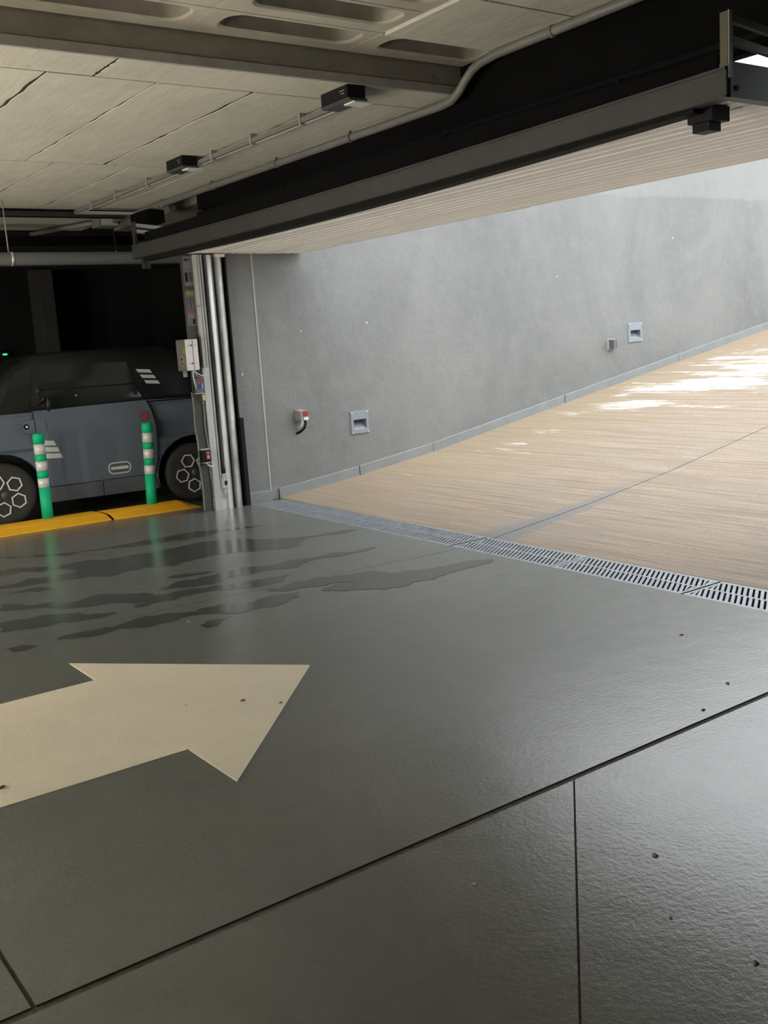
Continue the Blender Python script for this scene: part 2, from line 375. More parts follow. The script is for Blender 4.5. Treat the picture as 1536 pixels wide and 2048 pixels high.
# ------------------------------------------------------------------ setting: ramp
RX = [4.80, 5.45, 5.945, 6.95, 9.03, 13.26, 18, 24, 40]; RZ = [-.012, .051, .105, .237, .587, 1.287, 2.07, 2.95, 2.95]
def rz(x): return interp(x, RX, RZ)
ramp = MB().prism([(4.9, 2.25, -.3), (40, 2.25, -.3), (40, 2.25, 2.9), (24, 2.25, 2.9), (13.2, 2.25, 1.25), (9, 2.25, .55), (6.9, 2.25, .2), (4.95, 2.25, -.03)], (0, 6.6, 0)).build('ramp', M_JOINT)
struct(ramp, 'tan brushed concrete vehicle ramp rising to the right')
def ramp_slab(y0, y1):
    m = MB(); xs = [4.86+.1*i for i in range(60)]+[11+i for i in range(30)]
    A = []
    for y in (y0, y1):
        A.append([m.bm.verts.new((gx(y, .368) if i == 0 else max(x, gx(y, .368)+.001*i), y, rz(x))) for i, x in enumerate(xs)])
    for i in range(len(xs)-1):
        f = m.bm.faces.new([A[0][i], A[0][i+1], A[1][i+1], A[1][i]])
    ex = bmesh.ops.extrude_face_region(m.bm, geom=m.bm.faces[:])
    for v in [g for g in ex['geom'] if isinstance(g, bmesh.types.BMVert)]: v.co.z -= .06
    return m.build('ramp_slab', M_RAMP, ramp)
ramp_slab(2.26, 5.505); ramp_slab(5.517, 8.76)

# ------------------------------------------------------------------ setting: walls
YW = 8.75; WT = 3.85
LIGHTS = [(5.878, 6.112, .535, .777), (10.226, 10.488, 1.248, 1.499)]
HOLES = [(x0+.030, x1-.030, z0+.045, z0+.160) for x0, x1, z0, z1 in LIGHTS]
xs = sorted({4.59, 40.0} | {h[0] for h in HOLES} | {h[1] for h in HOLES}); zs = sorted({-.2, WT+0.0} | {h[2] for h in HOLES} | {h[3] for h in HOLES})
m = MB()
vg = {}
def V(x, z, y=YW):
    k = (round(x, 4), round(z, 4), round(y, 4))
    if k not in vg: vg[k] = m.bm.verts.new((x, y, z))
    return vg[k]
for x0, x1 in zip(xs, xs[1:]):
    for z0, z1 in zip(zs, zs[1:]):
        if any(abs(x0-h[0]) < 1e-6 and abs(z0-h[2]) < 1e-6 for h in HOLES): continue
        m.bm.faces.new([V(x0, z0), V(x1, z0), V(x1, z1), V(x0, z1)])
B2 = 9.0
m.poly([(4.59, B2, -.2), (40, B2, -.2), (40, B2, WT), (4.59, B2, WT)][::-1])
m.poly([(4.59, YW, WT), (40, YW, WT), (40, B2, WT), (4.59, B2, WT)])
m.poly([(4.59, YW, -.2), (4.59, YW, WT), (4.59, B2, WT), (4.59, B2, -.2)])
wall_ramp = m.build('wall_ramp', M_WALL, recalc=False); struct(wall_ramp, 'grey rendered retaining wall along the ramp')
MB().box(4.868, 4.884, YW-.004, YW+.02, .10, 2.9).build('sealed_joint', M_SEAM, wall_ramp)
wn = MB().box(4.85, 40, 1.95, 2.25, -.2, 2.3).build('wall_ramp_near', M_WALL); struct(wn, 'grey rendered wall on the near side of the ramp')
gout = MB().box(4.85, 40, -14, 1.95, 2.0, 2.2).build('ground_outside', M_SKIRT); struct(gout, 'paved ground beyond the ramp')
# skirting in pieces with open joints
base = MB().hexa([(4.885, YW-.006, 0), (4.885, YW+.02, 0), (4.96, YW+.02, 0), (4.96, YW-.006, 0)], [(4.885, YW-.006, .115), (4.885, YW+.02, .115), (4.96, YW+.02, .125), (4.96, YW-.006, .125)]).build('baseboard_ramp', M_SKIRT); struct(base, 'raised grey cement skirting along the foot of the ramp wall')
def skirt(x0, x1, hh=.098):
    n = max(1, int((x1-x0)/.35)); m = MB()
    for i in range(n):
        a = x0+(x1-x0)*i/n; b = x0+(x1-x0)*(i+1)/n; za, zb = max(rz(a), 0), max(rz(b), 0)
        prof = lambda x, z: [(x, YW-.022, z-.03), (x, YW-.022, z+hh-.006), (x, YW-.016, z+hh), (x, YW+.01, z+hh)]
        A = [m.bm.verts.new(p) for p in prof(a, za)]; Bv = [m.bm.verts.new(p) for p in prof(b, zb)]
        for k in range(3): m.bm.faces.new([A[k], Bv[k], Bv[k+1], A[k+1]])
        if i == 0: m.bm.faces.new(A)
        if i == n-1: m.bm.faces.new(Bv[::-1])
    bmesh.ops.remove_doubles(m.bm, verts=m.bm.verts[:], dist=.0005)
    return m.build('skirting_piece', M_SKIRT, base)
for a, b in ((4.592, 4.882), (4.965, 5.940), (5.952, 6.945), (6.951, 9.024), (9.038, 11.205), (11.212, 13.4), (13.41, 15.6), (15.61, 18), (18.01, 24)): skirt(a, b)
# garage shell
XL = 4.36                                  # inner face of the lintel wall
lintel = MB().box(XL, 4.74, -6, YW, 2.775, 3.7).build('wall_lintel', M_LINTEL); struct(lintel, 'dark lintel wall above the garage opening')
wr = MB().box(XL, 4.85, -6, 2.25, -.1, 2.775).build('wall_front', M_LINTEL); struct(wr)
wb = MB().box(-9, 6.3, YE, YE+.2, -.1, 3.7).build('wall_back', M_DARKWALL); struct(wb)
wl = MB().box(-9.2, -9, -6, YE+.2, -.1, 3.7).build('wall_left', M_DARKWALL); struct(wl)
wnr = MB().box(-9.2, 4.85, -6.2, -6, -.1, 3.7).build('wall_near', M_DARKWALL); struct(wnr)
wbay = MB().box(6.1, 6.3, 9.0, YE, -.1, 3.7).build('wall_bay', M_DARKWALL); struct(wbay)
fl2 = MB().box(4.59, 6.1, 9.0, YE, -.1, 0).build('floor_bay', M_FLOOR); struct(fl2)
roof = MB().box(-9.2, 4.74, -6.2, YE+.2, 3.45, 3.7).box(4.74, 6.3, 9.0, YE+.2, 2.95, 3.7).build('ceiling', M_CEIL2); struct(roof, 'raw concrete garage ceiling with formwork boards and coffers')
# flat slab with formwork boards
ZS = 2.95; YS = 5.0
MB().box(-9, XL, YS+.012, 11.75, ZS+.0045, 3.45).build('slab_core', M_SEAMDARK, roof)
rgp = random.Random(3)
def board(x0, x1, y0, y1, dz=None, mat=M_CEIL):
    g = .0065; z = ZS + (rgp.uniform(0, .0025) if dz is None else dz)
    x0 += g*rgp.uniform(.5, 1.6); x1 -= g*rgp.uniform(.5, 1.6)
    m = MB(); n = 22
    # slightly uneven edges
    lo = [(x0+rgp.choice((-.001, 0, 0, 0, .001, .003, .009)), y0+(y1-y0)*k/n) for k in range(n+1)]; hi = [(x1-rgp.choice((-.001, 0, 0, 0, .001, .003, .009)), y0+(y1-y0)*k/n) for k in range(n+1)]
    m.prism([(x, y, z) for x, y in lo]+[(x, y, z) for x, y in hi[::-1]], (0, 0, .012)); return m.build('formwork_board', mat, roof)
board(-9, .40, YS, 5.372); board(.40, 2.15, YS, 5.372); board(2.15, XL, YS, 5.372)
for a in range(-8, 7):
    x0 = .70+.602*(a-0); board(x0, min(x0+.602, XL), 5.385, 7.745) if x0 < XL and x0 > -3 else None
board(-9, -2.4, 5.385, 7.745)
for a in range(-8, 7):
    x0 = .90+.61*a; board(x0, min(x0+.61, XL), 7.758, 10.10) if x0 < XL and x0 > -3 else None
board(-9, -2.2, 7.758, 10.10)
board(-9, 2.0, 10.30, 11.74); board(2.0, XL, 10.30, 11.74)
# step up to the coffered part
ZR = 3.115
MB().box(-9, XL, YS-.012, YS+.01, ZS-.002, ZS+.045).build('step_ledge', M_LEDGE, roof)
MB().box(-9, XL, YS, YS+.03, ZS+.045, ZR+.02).build('step_face', M_CEIL2, roof)
# coffers: rounded openings in the ribbed slab
def coffer(x0, x1, y0, y1, ox0, ox1, oy0, oy1, depth=.24):
    m = MB(); n = 6
    inner = rrect((ox0+ox1)/2, (oy0+oy1)/2, ox1-ox0, oy1-oy0, min(.085, (oy1-oy0)*.42), n)
    top = rrect((ox0+ox1)/2, (oy0+oy1)/2, (ox1-ox0)*.93, (oy1-oy0)*.82, min(.06, (oy1-oy0)*.3), n)
    corner = [(x1, y1), (x0, y1), (x0, y0), (x1, y0)]
    I0 = [m.bm.verts.new((x, y, ZR+.012)) for x, y in inner]
    sc = lambda p: ((p[0]-(ox0+ox1)/2)*1.035+(ox0+ox1)/2, (p[1]-(oy0+oy1)/2)*1.09+(oy0+oy1)/2)
    I = [m.bm.verts.new((*sc(p), ZR)) for p in inner]
    C = [m.bm.verts.new((x, y, ZR)) for x, y in corner]
    T = [m.bm.verts.new((x, y, ZR+depth)) for x, y in top]; k = len(inner); q = n+1
    CU = [m.bm.verts.new((x, y, ZR+.05)) for x, y in corner]
    for c in range(4):
        seg = [I[c*q+j] for j in range(q)]
        for j in range(q-1): m.bm.faces.new([C[c], seg[j], seg[j+1]])
        m.bm.faces.new([C[c], seg[-1], I[((c+1)*q) % k], C[(c+1) % 4]])
        m.bm.faces.new([C[c], C[(c+1) % 4], CU[(c+1) % 4], CU[c]])
    o = None
    for j in range(k):
        f = m.bm.faces.new([I[j], I0[j], I0[(j+1) % k], I[(j+1) % k]]); f.smooth = True
    o = m.build('coffer_rim', M_RIB, roof)
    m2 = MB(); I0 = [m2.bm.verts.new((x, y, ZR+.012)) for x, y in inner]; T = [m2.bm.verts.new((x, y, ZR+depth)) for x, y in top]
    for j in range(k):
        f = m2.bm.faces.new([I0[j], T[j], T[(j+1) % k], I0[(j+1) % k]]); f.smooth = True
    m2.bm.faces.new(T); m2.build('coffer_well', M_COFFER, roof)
for ci in range(-2, 5):
    for ri in range(0, 6):
        x0 = -.505+1.0*ci; x1 = x0+.992; y1 = 4.985-.37*ri; y0 = y1-.362
        if ci == 4 and ri >= 1: continue
        if x0 >= XL: continue
        coffer(x0, min(x1, XL), y0, y1, x0+.125, min(x1-.07, XL-.02), y0+.04, y1-.10)
# plank panels closing the coffers beside the lintel
for k, (y0, y1) in enumerate(((3.95, 4.615), (3.28, 3.945), (2.6, 3.275))):
    MB().box(3.503, XL, y0, y1, ZR-.014+.004*k, ZR+.02).build('closing_panel', M_CEIL, roof)
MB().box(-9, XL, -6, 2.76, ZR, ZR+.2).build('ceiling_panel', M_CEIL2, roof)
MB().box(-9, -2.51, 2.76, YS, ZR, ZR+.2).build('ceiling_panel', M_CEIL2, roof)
# concrete down-beam over the parking bays
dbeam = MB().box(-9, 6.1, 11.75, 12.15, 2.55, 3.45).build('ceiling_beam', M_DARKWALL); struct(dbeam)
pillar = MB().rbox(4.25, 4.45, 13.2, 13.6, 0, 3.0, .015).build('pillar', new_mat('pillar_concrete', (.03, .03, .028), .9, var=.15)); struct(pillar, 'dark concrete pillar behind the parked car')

# ------------------------------------------------------------------ drain grates
pit = MB().box(4.40, 5.05, 2.0, 8.74, -.20, -.08).build('drain_channel', M_PIT); struct(pit, 'dark drain channel under the grates')
GW = .36
def grate(y0, y1, label):
    root = empty('drain_grate', (gx((y0+y1)/2, GW/2), (y0+y1)/2, -.075)); L = y1-y0
    sk = .024
    def P(a, y, z): return (a-GW/2+(y)*sk, y, z)       # local: a 0..GW across, y along
    def bar(mb, a0, a1, ya, yb, yc, yd, z0=.045, z1=.072):
        mb.hexa([P(a0, ya, z0), P(a1, yc, z0), P(a1, yd, z0), P(a0, yb, z0)], [P(a0, ya, z1), P(a1, yc, z1), P(a1, yd, z1), P(a0, yb, z1)])
    h = L/2; m = MB()
    for a0, a1 in ((0, .028), (.170, .190), (GW-.028, GW)): bar(m, a0, a1, -h, h, -h, h, -.0 if a0 != .170 else .03, .074)
    bar(m, 0, GW, -h, -h+.022, -h+.0, -h+.022, .02, .073); bar(m, 0, GW, h-.022, h, h-.022, h, .02, .073)
    m.build('frame', M_GRATE, root)
    m = MB(); p = .036; k = int((L+.2)/p)
    for a0, a1 in ((.028, .170), (.190, GW-.028)):
        d = (a1-a0)*.62
        for i in range(-8, k+1):
            y = -h+.012+i*p
            if y+d+.022 < -h or y > h: continue
            cl = lambda q: max(-h, min(h, q))
            bar(m, a0, a1, cl(y), cl(y+.021), cl(y+d), cl(y+d+.021), .0685, .0735)
    bars = m.build('grating_bars', M_GRATE, root); bars['kind'] = 'stuff'
    tag(root, label, 'drain grate', 'grates of the drain across the ramp foot')
grate(6.60, 8.66, 'slotted galvanised drain grate at the foot of the grey wall')
grate(5.575, 6.594, 'slotted galvanised drain grate ending at the ramp slab joint, wall side')
grate(4.535, 5.555, 'slotted galvanised drain grate starting at the ramp slab joint, camera side')
grate(3.505, 4.529, 'slotted galvanised drain grate second from the right edge')
grate(2.30, 3.490, 'slotted galvanised drain grate cut off by the right edge')

# ------------------------------------------------------------------ wall lights and sensor boxes
def step_light(k, label):
    x0, x1, z0, z1 = LIGHTS[k]; hx0, hx1, hz0, hz1 = HOLES[k]
    root = empty('step_light', ((x0+x1)/2, YW, z0)); T = lambda x, y, z: (x-(x0+x1)/2, y-YW, z-z0)
    yf = YW-.016; m = MB()
    out = [(x0, z0), (x1, z0), (x1, z1), (x0, z1)]; inn = [(hx0+.006, hz0+.006), (hx1-.006, hz0+.006), (hx1-.006, hz1-.006), (hx0+.006, hz1-.006)]
    lip = [(x0+.008, z0+.008), (x1-.008, z0+.008), (x1-.008, z1-.008), (x0+.008, z1-.008)]
    for i in range(4):
        j = (i+1) % 4
        m.poly([T(out[i][0], YW-.001, out[i][1]), T(out[j][0], YW-.001, out[j][1]), T(lip[j][0], yf, lip[j][1]), T(lip[i][0], yf, lip[i][1])])
        m.poly([T(lip[i][0], yf, lip[i][1]), T(lip[j][0], yf, lip[j][1]), T(inn[j][0], yf, inn[j][1]), T(inn[i][0], yf, inn[i][1])])
    m.build('face_plate', M_LIGHTBLUE, root)
    yb = YW+.075; m = MB(); a, b, c, d = inn[0][0], inn[1][0], inn[0][1], inn[2][1]
    m.poly([T(a, yf, c), T(b, yf, c), T(b, yb, d-.02), T(a, yb, d-.02)])                # sloping bounce floor
    m.poly([T(a, yf, d), T(b, yf, d), T(b, yb, d), T(a, yb, d)][::-1]); m.poly([T(a, yb, d-.02), T(b, yb, d-.02), T(b, yb, d), T(a, yb, d)])
    m.poly([T(a, yf, c), T(a, yb, d-.02), T(a, yb, d), T(a, yf, d)]); m.poly([T(b, yf, c), T(b, yf, d), T(b, yb, d), T(b, yb, d-.02)])
    m.build('recess', M_LIGHTBLUE, root, recalc=False)
    for sx, sz in ((x0+.018, z0+.018), (x1-.018, z0+.018), (x0+.018, z1-.018), (x1-.018, z1-.018)):
        MB().lathe([(.001, -.005), (.007, -.004), (.007, 0)], T(sx, yf, sz), 'Y', 10).build('screw', M_WHITE, root)
    tag(root, label, 'wall light', 'recessed step lights in the ramp wall')
step_light(0, 'square recessed wall light low on the wall near the drain')
step_light(1, 'square recessed wall light farther up the ramp')
r = empty('photocell', (5.265, YW, .80)); tag(r, 'small grey sensor with red core and hanging cable on the wall', 'sensor')
m = MB().hexa([(-.045, 0, -.045), (.035, 0, -.045), (.035, 0, .06), (-.045, 0, .06)], [(-.03, -.10, -.05), (.05, -.10, -.045), (.05, -.10, .045), (-.03, -.10, .04)]); m.build('housing', M_GREYPL, r)
MB().box(-.01, .045, -.106, -.098, -.012, .042).build('red_core', M_RED, r); MB().box(-.005, .048, -.108, -.098, -.046, -.016).build('white_tab', M_WHITE, r)
MB().tube([(.018, -.08, -.03), (.022, -.085, -.08), (.012, -.08, -.12), (-.012, -.05, -.155), (-.035, .0, -.18)], .013, 8).build('cable', M_BLACK, r)
MB().tube([(-.012, -.08, -.03), (-.012, -.085, -.07), (-.02, -.07, -.10), (-.035, -.03, -.125)], .009, 8).build('cable', M_WHITE, r)
r = empty('photocell', (9.895, YW, 1.245)); tag(r, 'small dark sensor box with reddish side below the farther wall light', 'sensor')
MB().hexa([(-.06, 0, -.07), (-.048, 0, -.07), (-.048, 0, .075), (-.06, 0, .075)], [(-.05, -.02, -.06), (.062, -.02, -.06), (.07, -.02, .07), (-.05, -.02, .07)]).build('back_frame', M_GREYPL, r)
MB().hexa([(-.045, -.02, -.06), (.055, -.02, -.055), (.06, -.02, .06), (-.045, -.02, .06)], [(-.05, -.10, -.055), (.0, -.10, -.05), (.0, -.10, .05), (-.05, -.10, .05)]).build('housing', new_mat('sensor_dark', (.10, .11, .12), .5), r)
MB().hexa([(.002, -.103, -.048), (.010, -.103, -.048), (.010, -.103, .048), (.002, -.103, .048)], [(.052, -.03, -.053), (.060, -.03, -.053), (.064, -.03, .056), (.054, -.03, .056)]).build('red_core', new_mat('faded_red', (.36, .13, .10), .6), r)

# ------------------------------------------------------------------ overhead door
DY0, DY1 = 2.665, 8.735
door = empty('overhead_door', (3.7, DY1, 2.34)); tag(door, 'open overhead garage door of pale ribbed panels in a dark steel frame', 'garage door')
OFF = Vector((3.7, DY1, 2.34))
def D(mb, name, mat, parent=door):
    bmesh.ops.translate(mb.bm, verts=mb.bm.verts[:], vec=-OFF); return mb.build(name, mat, parent)
# bowed front beam: (y, z offset, x offset)
def bow(y):
    t = (DY1-y)/(DY1-DY0); s = math.sin(math.pi*t); return .022*t-.022*s, .012*s-.02*t
def beam_sweep(prof, y0, y1, n=16, k=1.0):
    m = MB(); R = []
    for i in range(n+1):
        y = y0+(y1-y0)*i/n; bz, bx = bow(y); R.append([m.bm.verts.new((x+bx*k, y, z+bz*k)) for x, z in prof])
    q = len(prof)
    for A, B in zip(R, R[1:]):
        for j in range(q): m.bm.faces.new([A[j], A[(j+1) % q], B[(j+1) % q], B[j]])
    m.bm.faces.new(R[0][::-1]); m.bm.faces.new(R[-1]); return m
D(beam_sweep([(3.70, 2.345), (3.76, 2.345), (3.76, 2.457), (3.70, 2.457)], DY0-.05, DY1+.05), 'front_beam', M_STEELDARK)
D(beam_sweep([(3.694, 2.449), (3.765, 2.449), (3.765, 2.460), (3.694, 2.460)], DY0-.05, DY1+.05), 'beam_flange', M_STEELDARK)
D(beam_sweep([(3.695, 2.343), (3.77, 2.343), (3.77, 2.352), (3.695, 2.352)], DY0-.05, DY1+.05), 'beam_flange', M_STEELDARK)
D(beam_sweep([(3.745, 2.315), (3.83, 2.315), (3.85, 2.34), (3.85, 2.36), (3.745, 2.36)], 2.80, DY1-.03, k=1.6), 'safety_edge', M_RUBBER)
# rear (upper) tube and end rails
D(MB().box(3.79, 3.86, 2.735, DY1-.02, 2.44, 2.565), 'stiffener_tube', M_LINTEL)
D(MB().box(3.705, 5.30, DY0-.055, DY0, 2.366, 2.503), 'end_rail', M_STEELDARK)
D(MB().box(3.705, 5.30, DY1-.05, DY1, 2.395, 2.492), 'end_rail', M_STEELDARK)
D(MB().lathe([(.011, -.004), (.011, .0)], (3.748, DY0-.055, 2.405), 'Y', 12), 'bolt', M_BLACK)
for yy in (DY0-.03, DY1-.03):
    top = 2.692 if yy < 5 else 2.652
    yc = 2.632 if yy < 5 else yy
    D(MB().box(3.690, 3.712, yc-.018, yc+.018, 2.44, top), 'bracket_post', M_OLIVE if yy < 5 else M_STEELDARK)
    D(MB().box(3.692, 3.716, yc-.024, yc-.018, 2.44, top+.003), 'post_lip', M_GREYPL if yy < 5 else M_STEELDARK)
    mm = M_OLIVE if yy < 5 else M_GREYPL
    for za in ((2.682, 2.600) if yy < 5 else (2.640, 2.588)):
        ya, yb = yc-.024, yc-.004
        D(MB().hexa([(3.712, ya, za-.030), (3.712, yb, za-.030), (3.712, yb, za), (3.712, ya, za)], [(4.34, ya, za-.085), (4.34, yb, za-.085), (4.34, yb, za-.055), (4.34, ya, za-.055)]), 'brace_bar', mm)
# ribbed panels
def door_panel(x0, x1, zb):
    pts = [(x0, zb+.045)]; x = x0; pts.append((x0, zb)); p = .0985; n = max(1, round((x1-x0)/p))
    for i in range(1, n):
        c = x0+(x1-x0)*i/n
        pts += [(c-.016, zb), (c-.010, zb+.010), (c+.010, zb+.010), (c+.016, zb)]
    pts += [(x1, zb), (x1, zb+.045)]
    return D(MB().prism([(a, DY0+.005, z) for a, z in pts], (0, DY1-DY0-.01, 0)), 'door_panel', M_DOORP)
door_panel(3.765, 4.405, 2.378); door_panel(4.419, 4.994, 2.378); door_panel(5.008, 5.415, 2.378)
D(MB().box(3.77, 5.41, DY0+.01, DY1-.01, 2.412, 2.44), 'panel_core', M_DOORG)
D(MB().box(5.415, 5.430, DY0+.005, DY1+.005, 2.383, 2.45), 'edge_seal', M_DOORG)
D(MB().hexa([(5.414, 5.82, 2.3785), (5.352, 5.70, 2.3785), (5.372, 5.56, 2.3785), (5.43, 5.52, 2.3785)], [(5.414, 5.82, 2.375), (5.355, 5.70, 2.375), (5.375, 5.56, 2.375), (5.43, 5.52, 2.375)]), 'grip_plate', M_GLEAM)
# stop blocks under the front beam
D(MB().box(3.78, 3.90, 2.755, 2.880, 2.315, 2.375).box(3.80, 3.88, 2.785, 2.87, 2.279, 2.318), 'stop_block', M_BLACK)
D(MB().box(3.74, 3.80, 8.66, 8.70, 2.25, 2.35).box(3.775, 3.80, 8.645, 8.66, 2.25, 2.35), 'stop_block', M_STEELDARK)
motor = MB().rbox(4.16, 4.355, 9.45, 9.85, 2.75, 2.875, .012).build('motor_housing', M_LINTEL); tag(motor, 'black motor housing at the ceiling behind the far door end', 'housing')

# ------------------------------------------------------------------ door guide post at the wall
post = empty('door_guide_post', (4.2, 8.66, 0)); tag(post, 'galvanised steel door guide post with slotted channel beside the grey wall', 'door track')
PO = Vector((4.2, 8.66, 0))
def Pm(mb, name, mat, parent=None):
    bmesh.ops.translate(mb.bm, verts=mb.bm.verts[:], vec=-PO); return mb.build(name, mat, parent or post)
def ext(plan, z0, z1, smooth=False): return MB().prism([(x, y, z0) for x, y in plan], (0, 0, z1-z0), smooth)
ZT = 2.362
Pm(ext([(4.094, 8.655), (4.205, 8.655), (4.205, 8.667), (4.094, 8.667)], 0, ZT), 'inner_plate', new_mat('grey_green_steel', (.055, .056, .048), .6, .1, var=.12, vscale=6))
Pm(ext([(4.205, 8.632), (4.268, 8.628), (4.272, 8.640), (4.272, 8.70), (4.205, 8.70)], 0, ZT), 'front_flange', M_GALV)
Pm(ext([(4.274, 8.624), (4.290, 8.620), (4.296, 8.70), (4.274, 8.70)], .30, ZT), 'slot_lip', M_GALV)
Pm(ext([(4.272, 8.634), (4.340, 8.634), (4.340, 8.70), (4.272, 8.70)], 0, .30), 'foot_plate', M_GALV)
Pm(ext([(4.205, 8.70), (4.56, 8.70), (4.56, 8.745), (4.205, 8.745)], 0, ZT), 'back_plate', M_BLACK)
arc = [(4.338, 8.70)]+[(4.338+.088*k/8, 8.622+.060*(k/8)**2.2) for k in range(9)]+[(4.426, 8.70)]
Pm(ext(arc, 0, ZT, False), 'guide_channel', M_GALV)
arc = [(4.436, 8.70), (4.436, 8.628)]+[(4.446+.082*k/8, 8.626+.066*(k/8)**2.0) for k in range(9)]+[(4.53, 8.70)]
Pm(ext(arc, 0, ZT-.02, False), 'outer_channel', M_GALVD)
Pm(MB().box(4.44, 4.53, 8.625, 8.70, ZT-.02, ZT+.006), 'end_cap', M_GLEAM)
Pm(ext([(4.532, 8.64), (4.556, 8.66), (4.556, 8.70), (4.532, 8.70)], .0, ZT), 'rubber_seal', M_RUBBER)
Pm(ext([(4.536, 8.622), (4.585, 8.640), (4.585, 8.735), (4.536, 8.70)], .0, .845), 'rubber_seal', M_RUBBER)
# cable trunking on the post
trunk = Pm(ext([(4.206, 8.612), (4.236, 8.612), (4.236, 8.634), (4.206, 8.634)], 1.345, ZT).box(4.243, 4.258, 8.615, 8.634, 1.345, ZT), 'cable_trunking', M_WHITE2)
Pm(MB().box(4.203, 4.262, 8.609, 8.634, 1.90, 1.912), 'trunking_clip', M_GREYPL, None)
# bolt latch at the foot of the slot
lt = Pm(MB().rbox(4.296, 4.338, 8.600, 8.636, .20, .345, .006).box(4.285, 4.296, 8.61, 8.636, .20, .30), 'latch_body', M_GALVD)
Pm(MB().box(4.306, 4.332, 8.596, 8.602, .235, .275), 'latch_slot', M_BLACK); Pm(MB().lathe([(.008, .0), (.008, .10)], (4.315, 8.615, .11), 'Z', 10), 'latch_bolt', M_GALVD)
Pm(MB().lathe([(.012, .0), (.016, .03), (.008, .05)], (4.315, 8.615, .345), 'Z', 10), 'latch_spring', M_BLACK)

# notices on the inner plate
def notice(x0, x1, z0, z1, label, items):
    r = empty('notice', ((x0+x1)/2, 8.655, z0)); T = ((x0+x1)/2, 8.655, z0)
    def B(a, b, c, d, y0, y1, name, mat):
        mb = MB().box(a-T[0], b-T[0], y0-T[1], y1-T[1], c-T[2], d-T[2]); return mb.build(name, mat, r)
    B(x0, x1, z0, z1, 8.651, 8.6545, 'sheet', M_SIGN)
    for (a, b, c, d, name, mat) in items:
        B(x0+(x1-x0)*a, x0+(x1-x0)*b, z0+(z1-z0)*c, z0+(z1-z0)*d, 8.6495, 8.6512, name, mat)
    tag(r, label, 'notice')
notice(4.112, 4.203, 2.085, 2.352, 'upper grey notice with two dark pictures on the guide post', [
    (.12, .42, .15, .45, 'picture', M_BLACK), (.58, .88, .17, .47, 'picture', new_mat('brown_print', (.07, .055, .04), .6)), (.15, .60, .86, .91, 'print_line', M_BLACK),
    (.15, .85, .76, .775, 'print_line', M_GREYPL), (.15, .85, .70, .715, 'print_line', M_GREYPL), (.15, .75, .64, .655, 'print_line', M_GREYPL), (.15, .85, .07, .09, 'print_line', M_GREYPL)])
notice(4.108, 4.203, 1.730, 2.050, 'lower instruction notice with yellow heading and red bar on the guide post', [
    (.14, .90, .86, .96, 'yellow_heading', M_YEL), (.10, .88, .38, .45, 'red_bar', M_RED), (.48, .53, .48, .83, 'print_line', M_BLACK), (.10, .13, .48, .83, 'print_line', M_BLACK),
    (.20, .44, .74, .755, 'print_line', M_BLACK), (.20, .42, .68, .695, 'print_line', M_BLACK), (.20, .44, .62, .635, 'print_line', M_BLACK), (.60, .86, .74, .755, 'print_line', M_BLACK), (.60, .84, .66, .675, 'print_line', M_BLACK),
    (.14, .80, .28, .295, 'print_line', M_GREYPL), (.14, .70, .23, .245, 'print_line', M_GREYPL), (.22, .34, .05, .18, 'picture', new_mat('brown_print_b', (.16, .11, .05), .6)), (.55, .80, .05, .19, 'picture', M_BLACK)])
# control box: turned towards the camera's left, white side to the opening
cb = empty('control_box', (4.127, 8.655, 1.318)); tag(cb, 'white and grey door control box on the guide post', 'control box')
MB().rbox(-.165, -.060, -.205, -.010, .010, .292, .012).build('case', M_COVER, cb)
MB().rbox(-.162, -.042, -.213, -.196, .012, .290, .008).build('white_front', M_WHITE, cb)
MB().box(-.060, .045, -.03, -.002, .03, .27).build('mounting_plate', M_GREYPL, cb)
MB().box(-.097, -.093, -.2145, -.212, .016, .286).build('red_stripe', M_RED, cb)
for z in (.075, .235):
    MB().box(-.112, -.104, -.2150, -.212, z-.009, z+.009).build('catch', M_BLACK, cb); MB().box(-.142, -.116, -.2142, -.212, z-.007, z+.007).build('catch_tab', M_WHITE2, cb)
    MB().box(-.084, -.062, -.2142, -.212, z-.004, z+.004).build('moulding', M_WHITE2, cb)
MB().box(-.1665, -.164, -.150, -.095, .055, .140).build('label_plate', new_mat('label_grey', (.30, .29, .27), .5), cb)
MB().lathe([(.016, -.004), (.016, 0)], (-.1664, -.122, .116), 'X', 16).build('push_button', new_mat('dark_red_button', (.06, .02, .015), .4), cb)
for k in range(4): MB().box(-.168, -.166, -.143+.024*(k % 2), -.127+.024*(k % 2), .062+.016*(k//2), .073+.016*(k//2)).build('symbol', M_BLACK, cb)
MB().prism([(-.1665, -.195, .165), (-.1665, -.150, .175), (-.1665, -.150, .212), (-.1665, -.195, .205)], (.004, 0, 0)).build('warning_sticker', M_YEL, cb)
MB().box(-.1668, -.164, -.06, -.045, .205, .213).build('warning_sticker', M_YEL, cb)
MB().box(-.135, -.105, -.075, -.05, -.045, .02).build('cable_gland', M_GREYPL, cb)
MB().tube([(-.085, -.15, .02), (-.085, -.15, -.05), (-.075, -.14, -.10), (-.045, -.10, -.14), (-.015, -.045, -.165)], .0065, 8).build('cable', M_CABLE, cb)
MB().tube([(-.06, -.10, .02), (-.02, -.10, -.02), (.035, -.08, -.045), (.075, -.055, -.035), (.085, -.05, .03)], .0055, 8).build('cable', M_CABLE, cb)
MB().tube([(-.05, -.06, .02), (0, -.07, -.05), (.045, -.06, -.065), (.075, -.05, -.04)], .0045, 8).build('cable', M_GREYPL, cb)
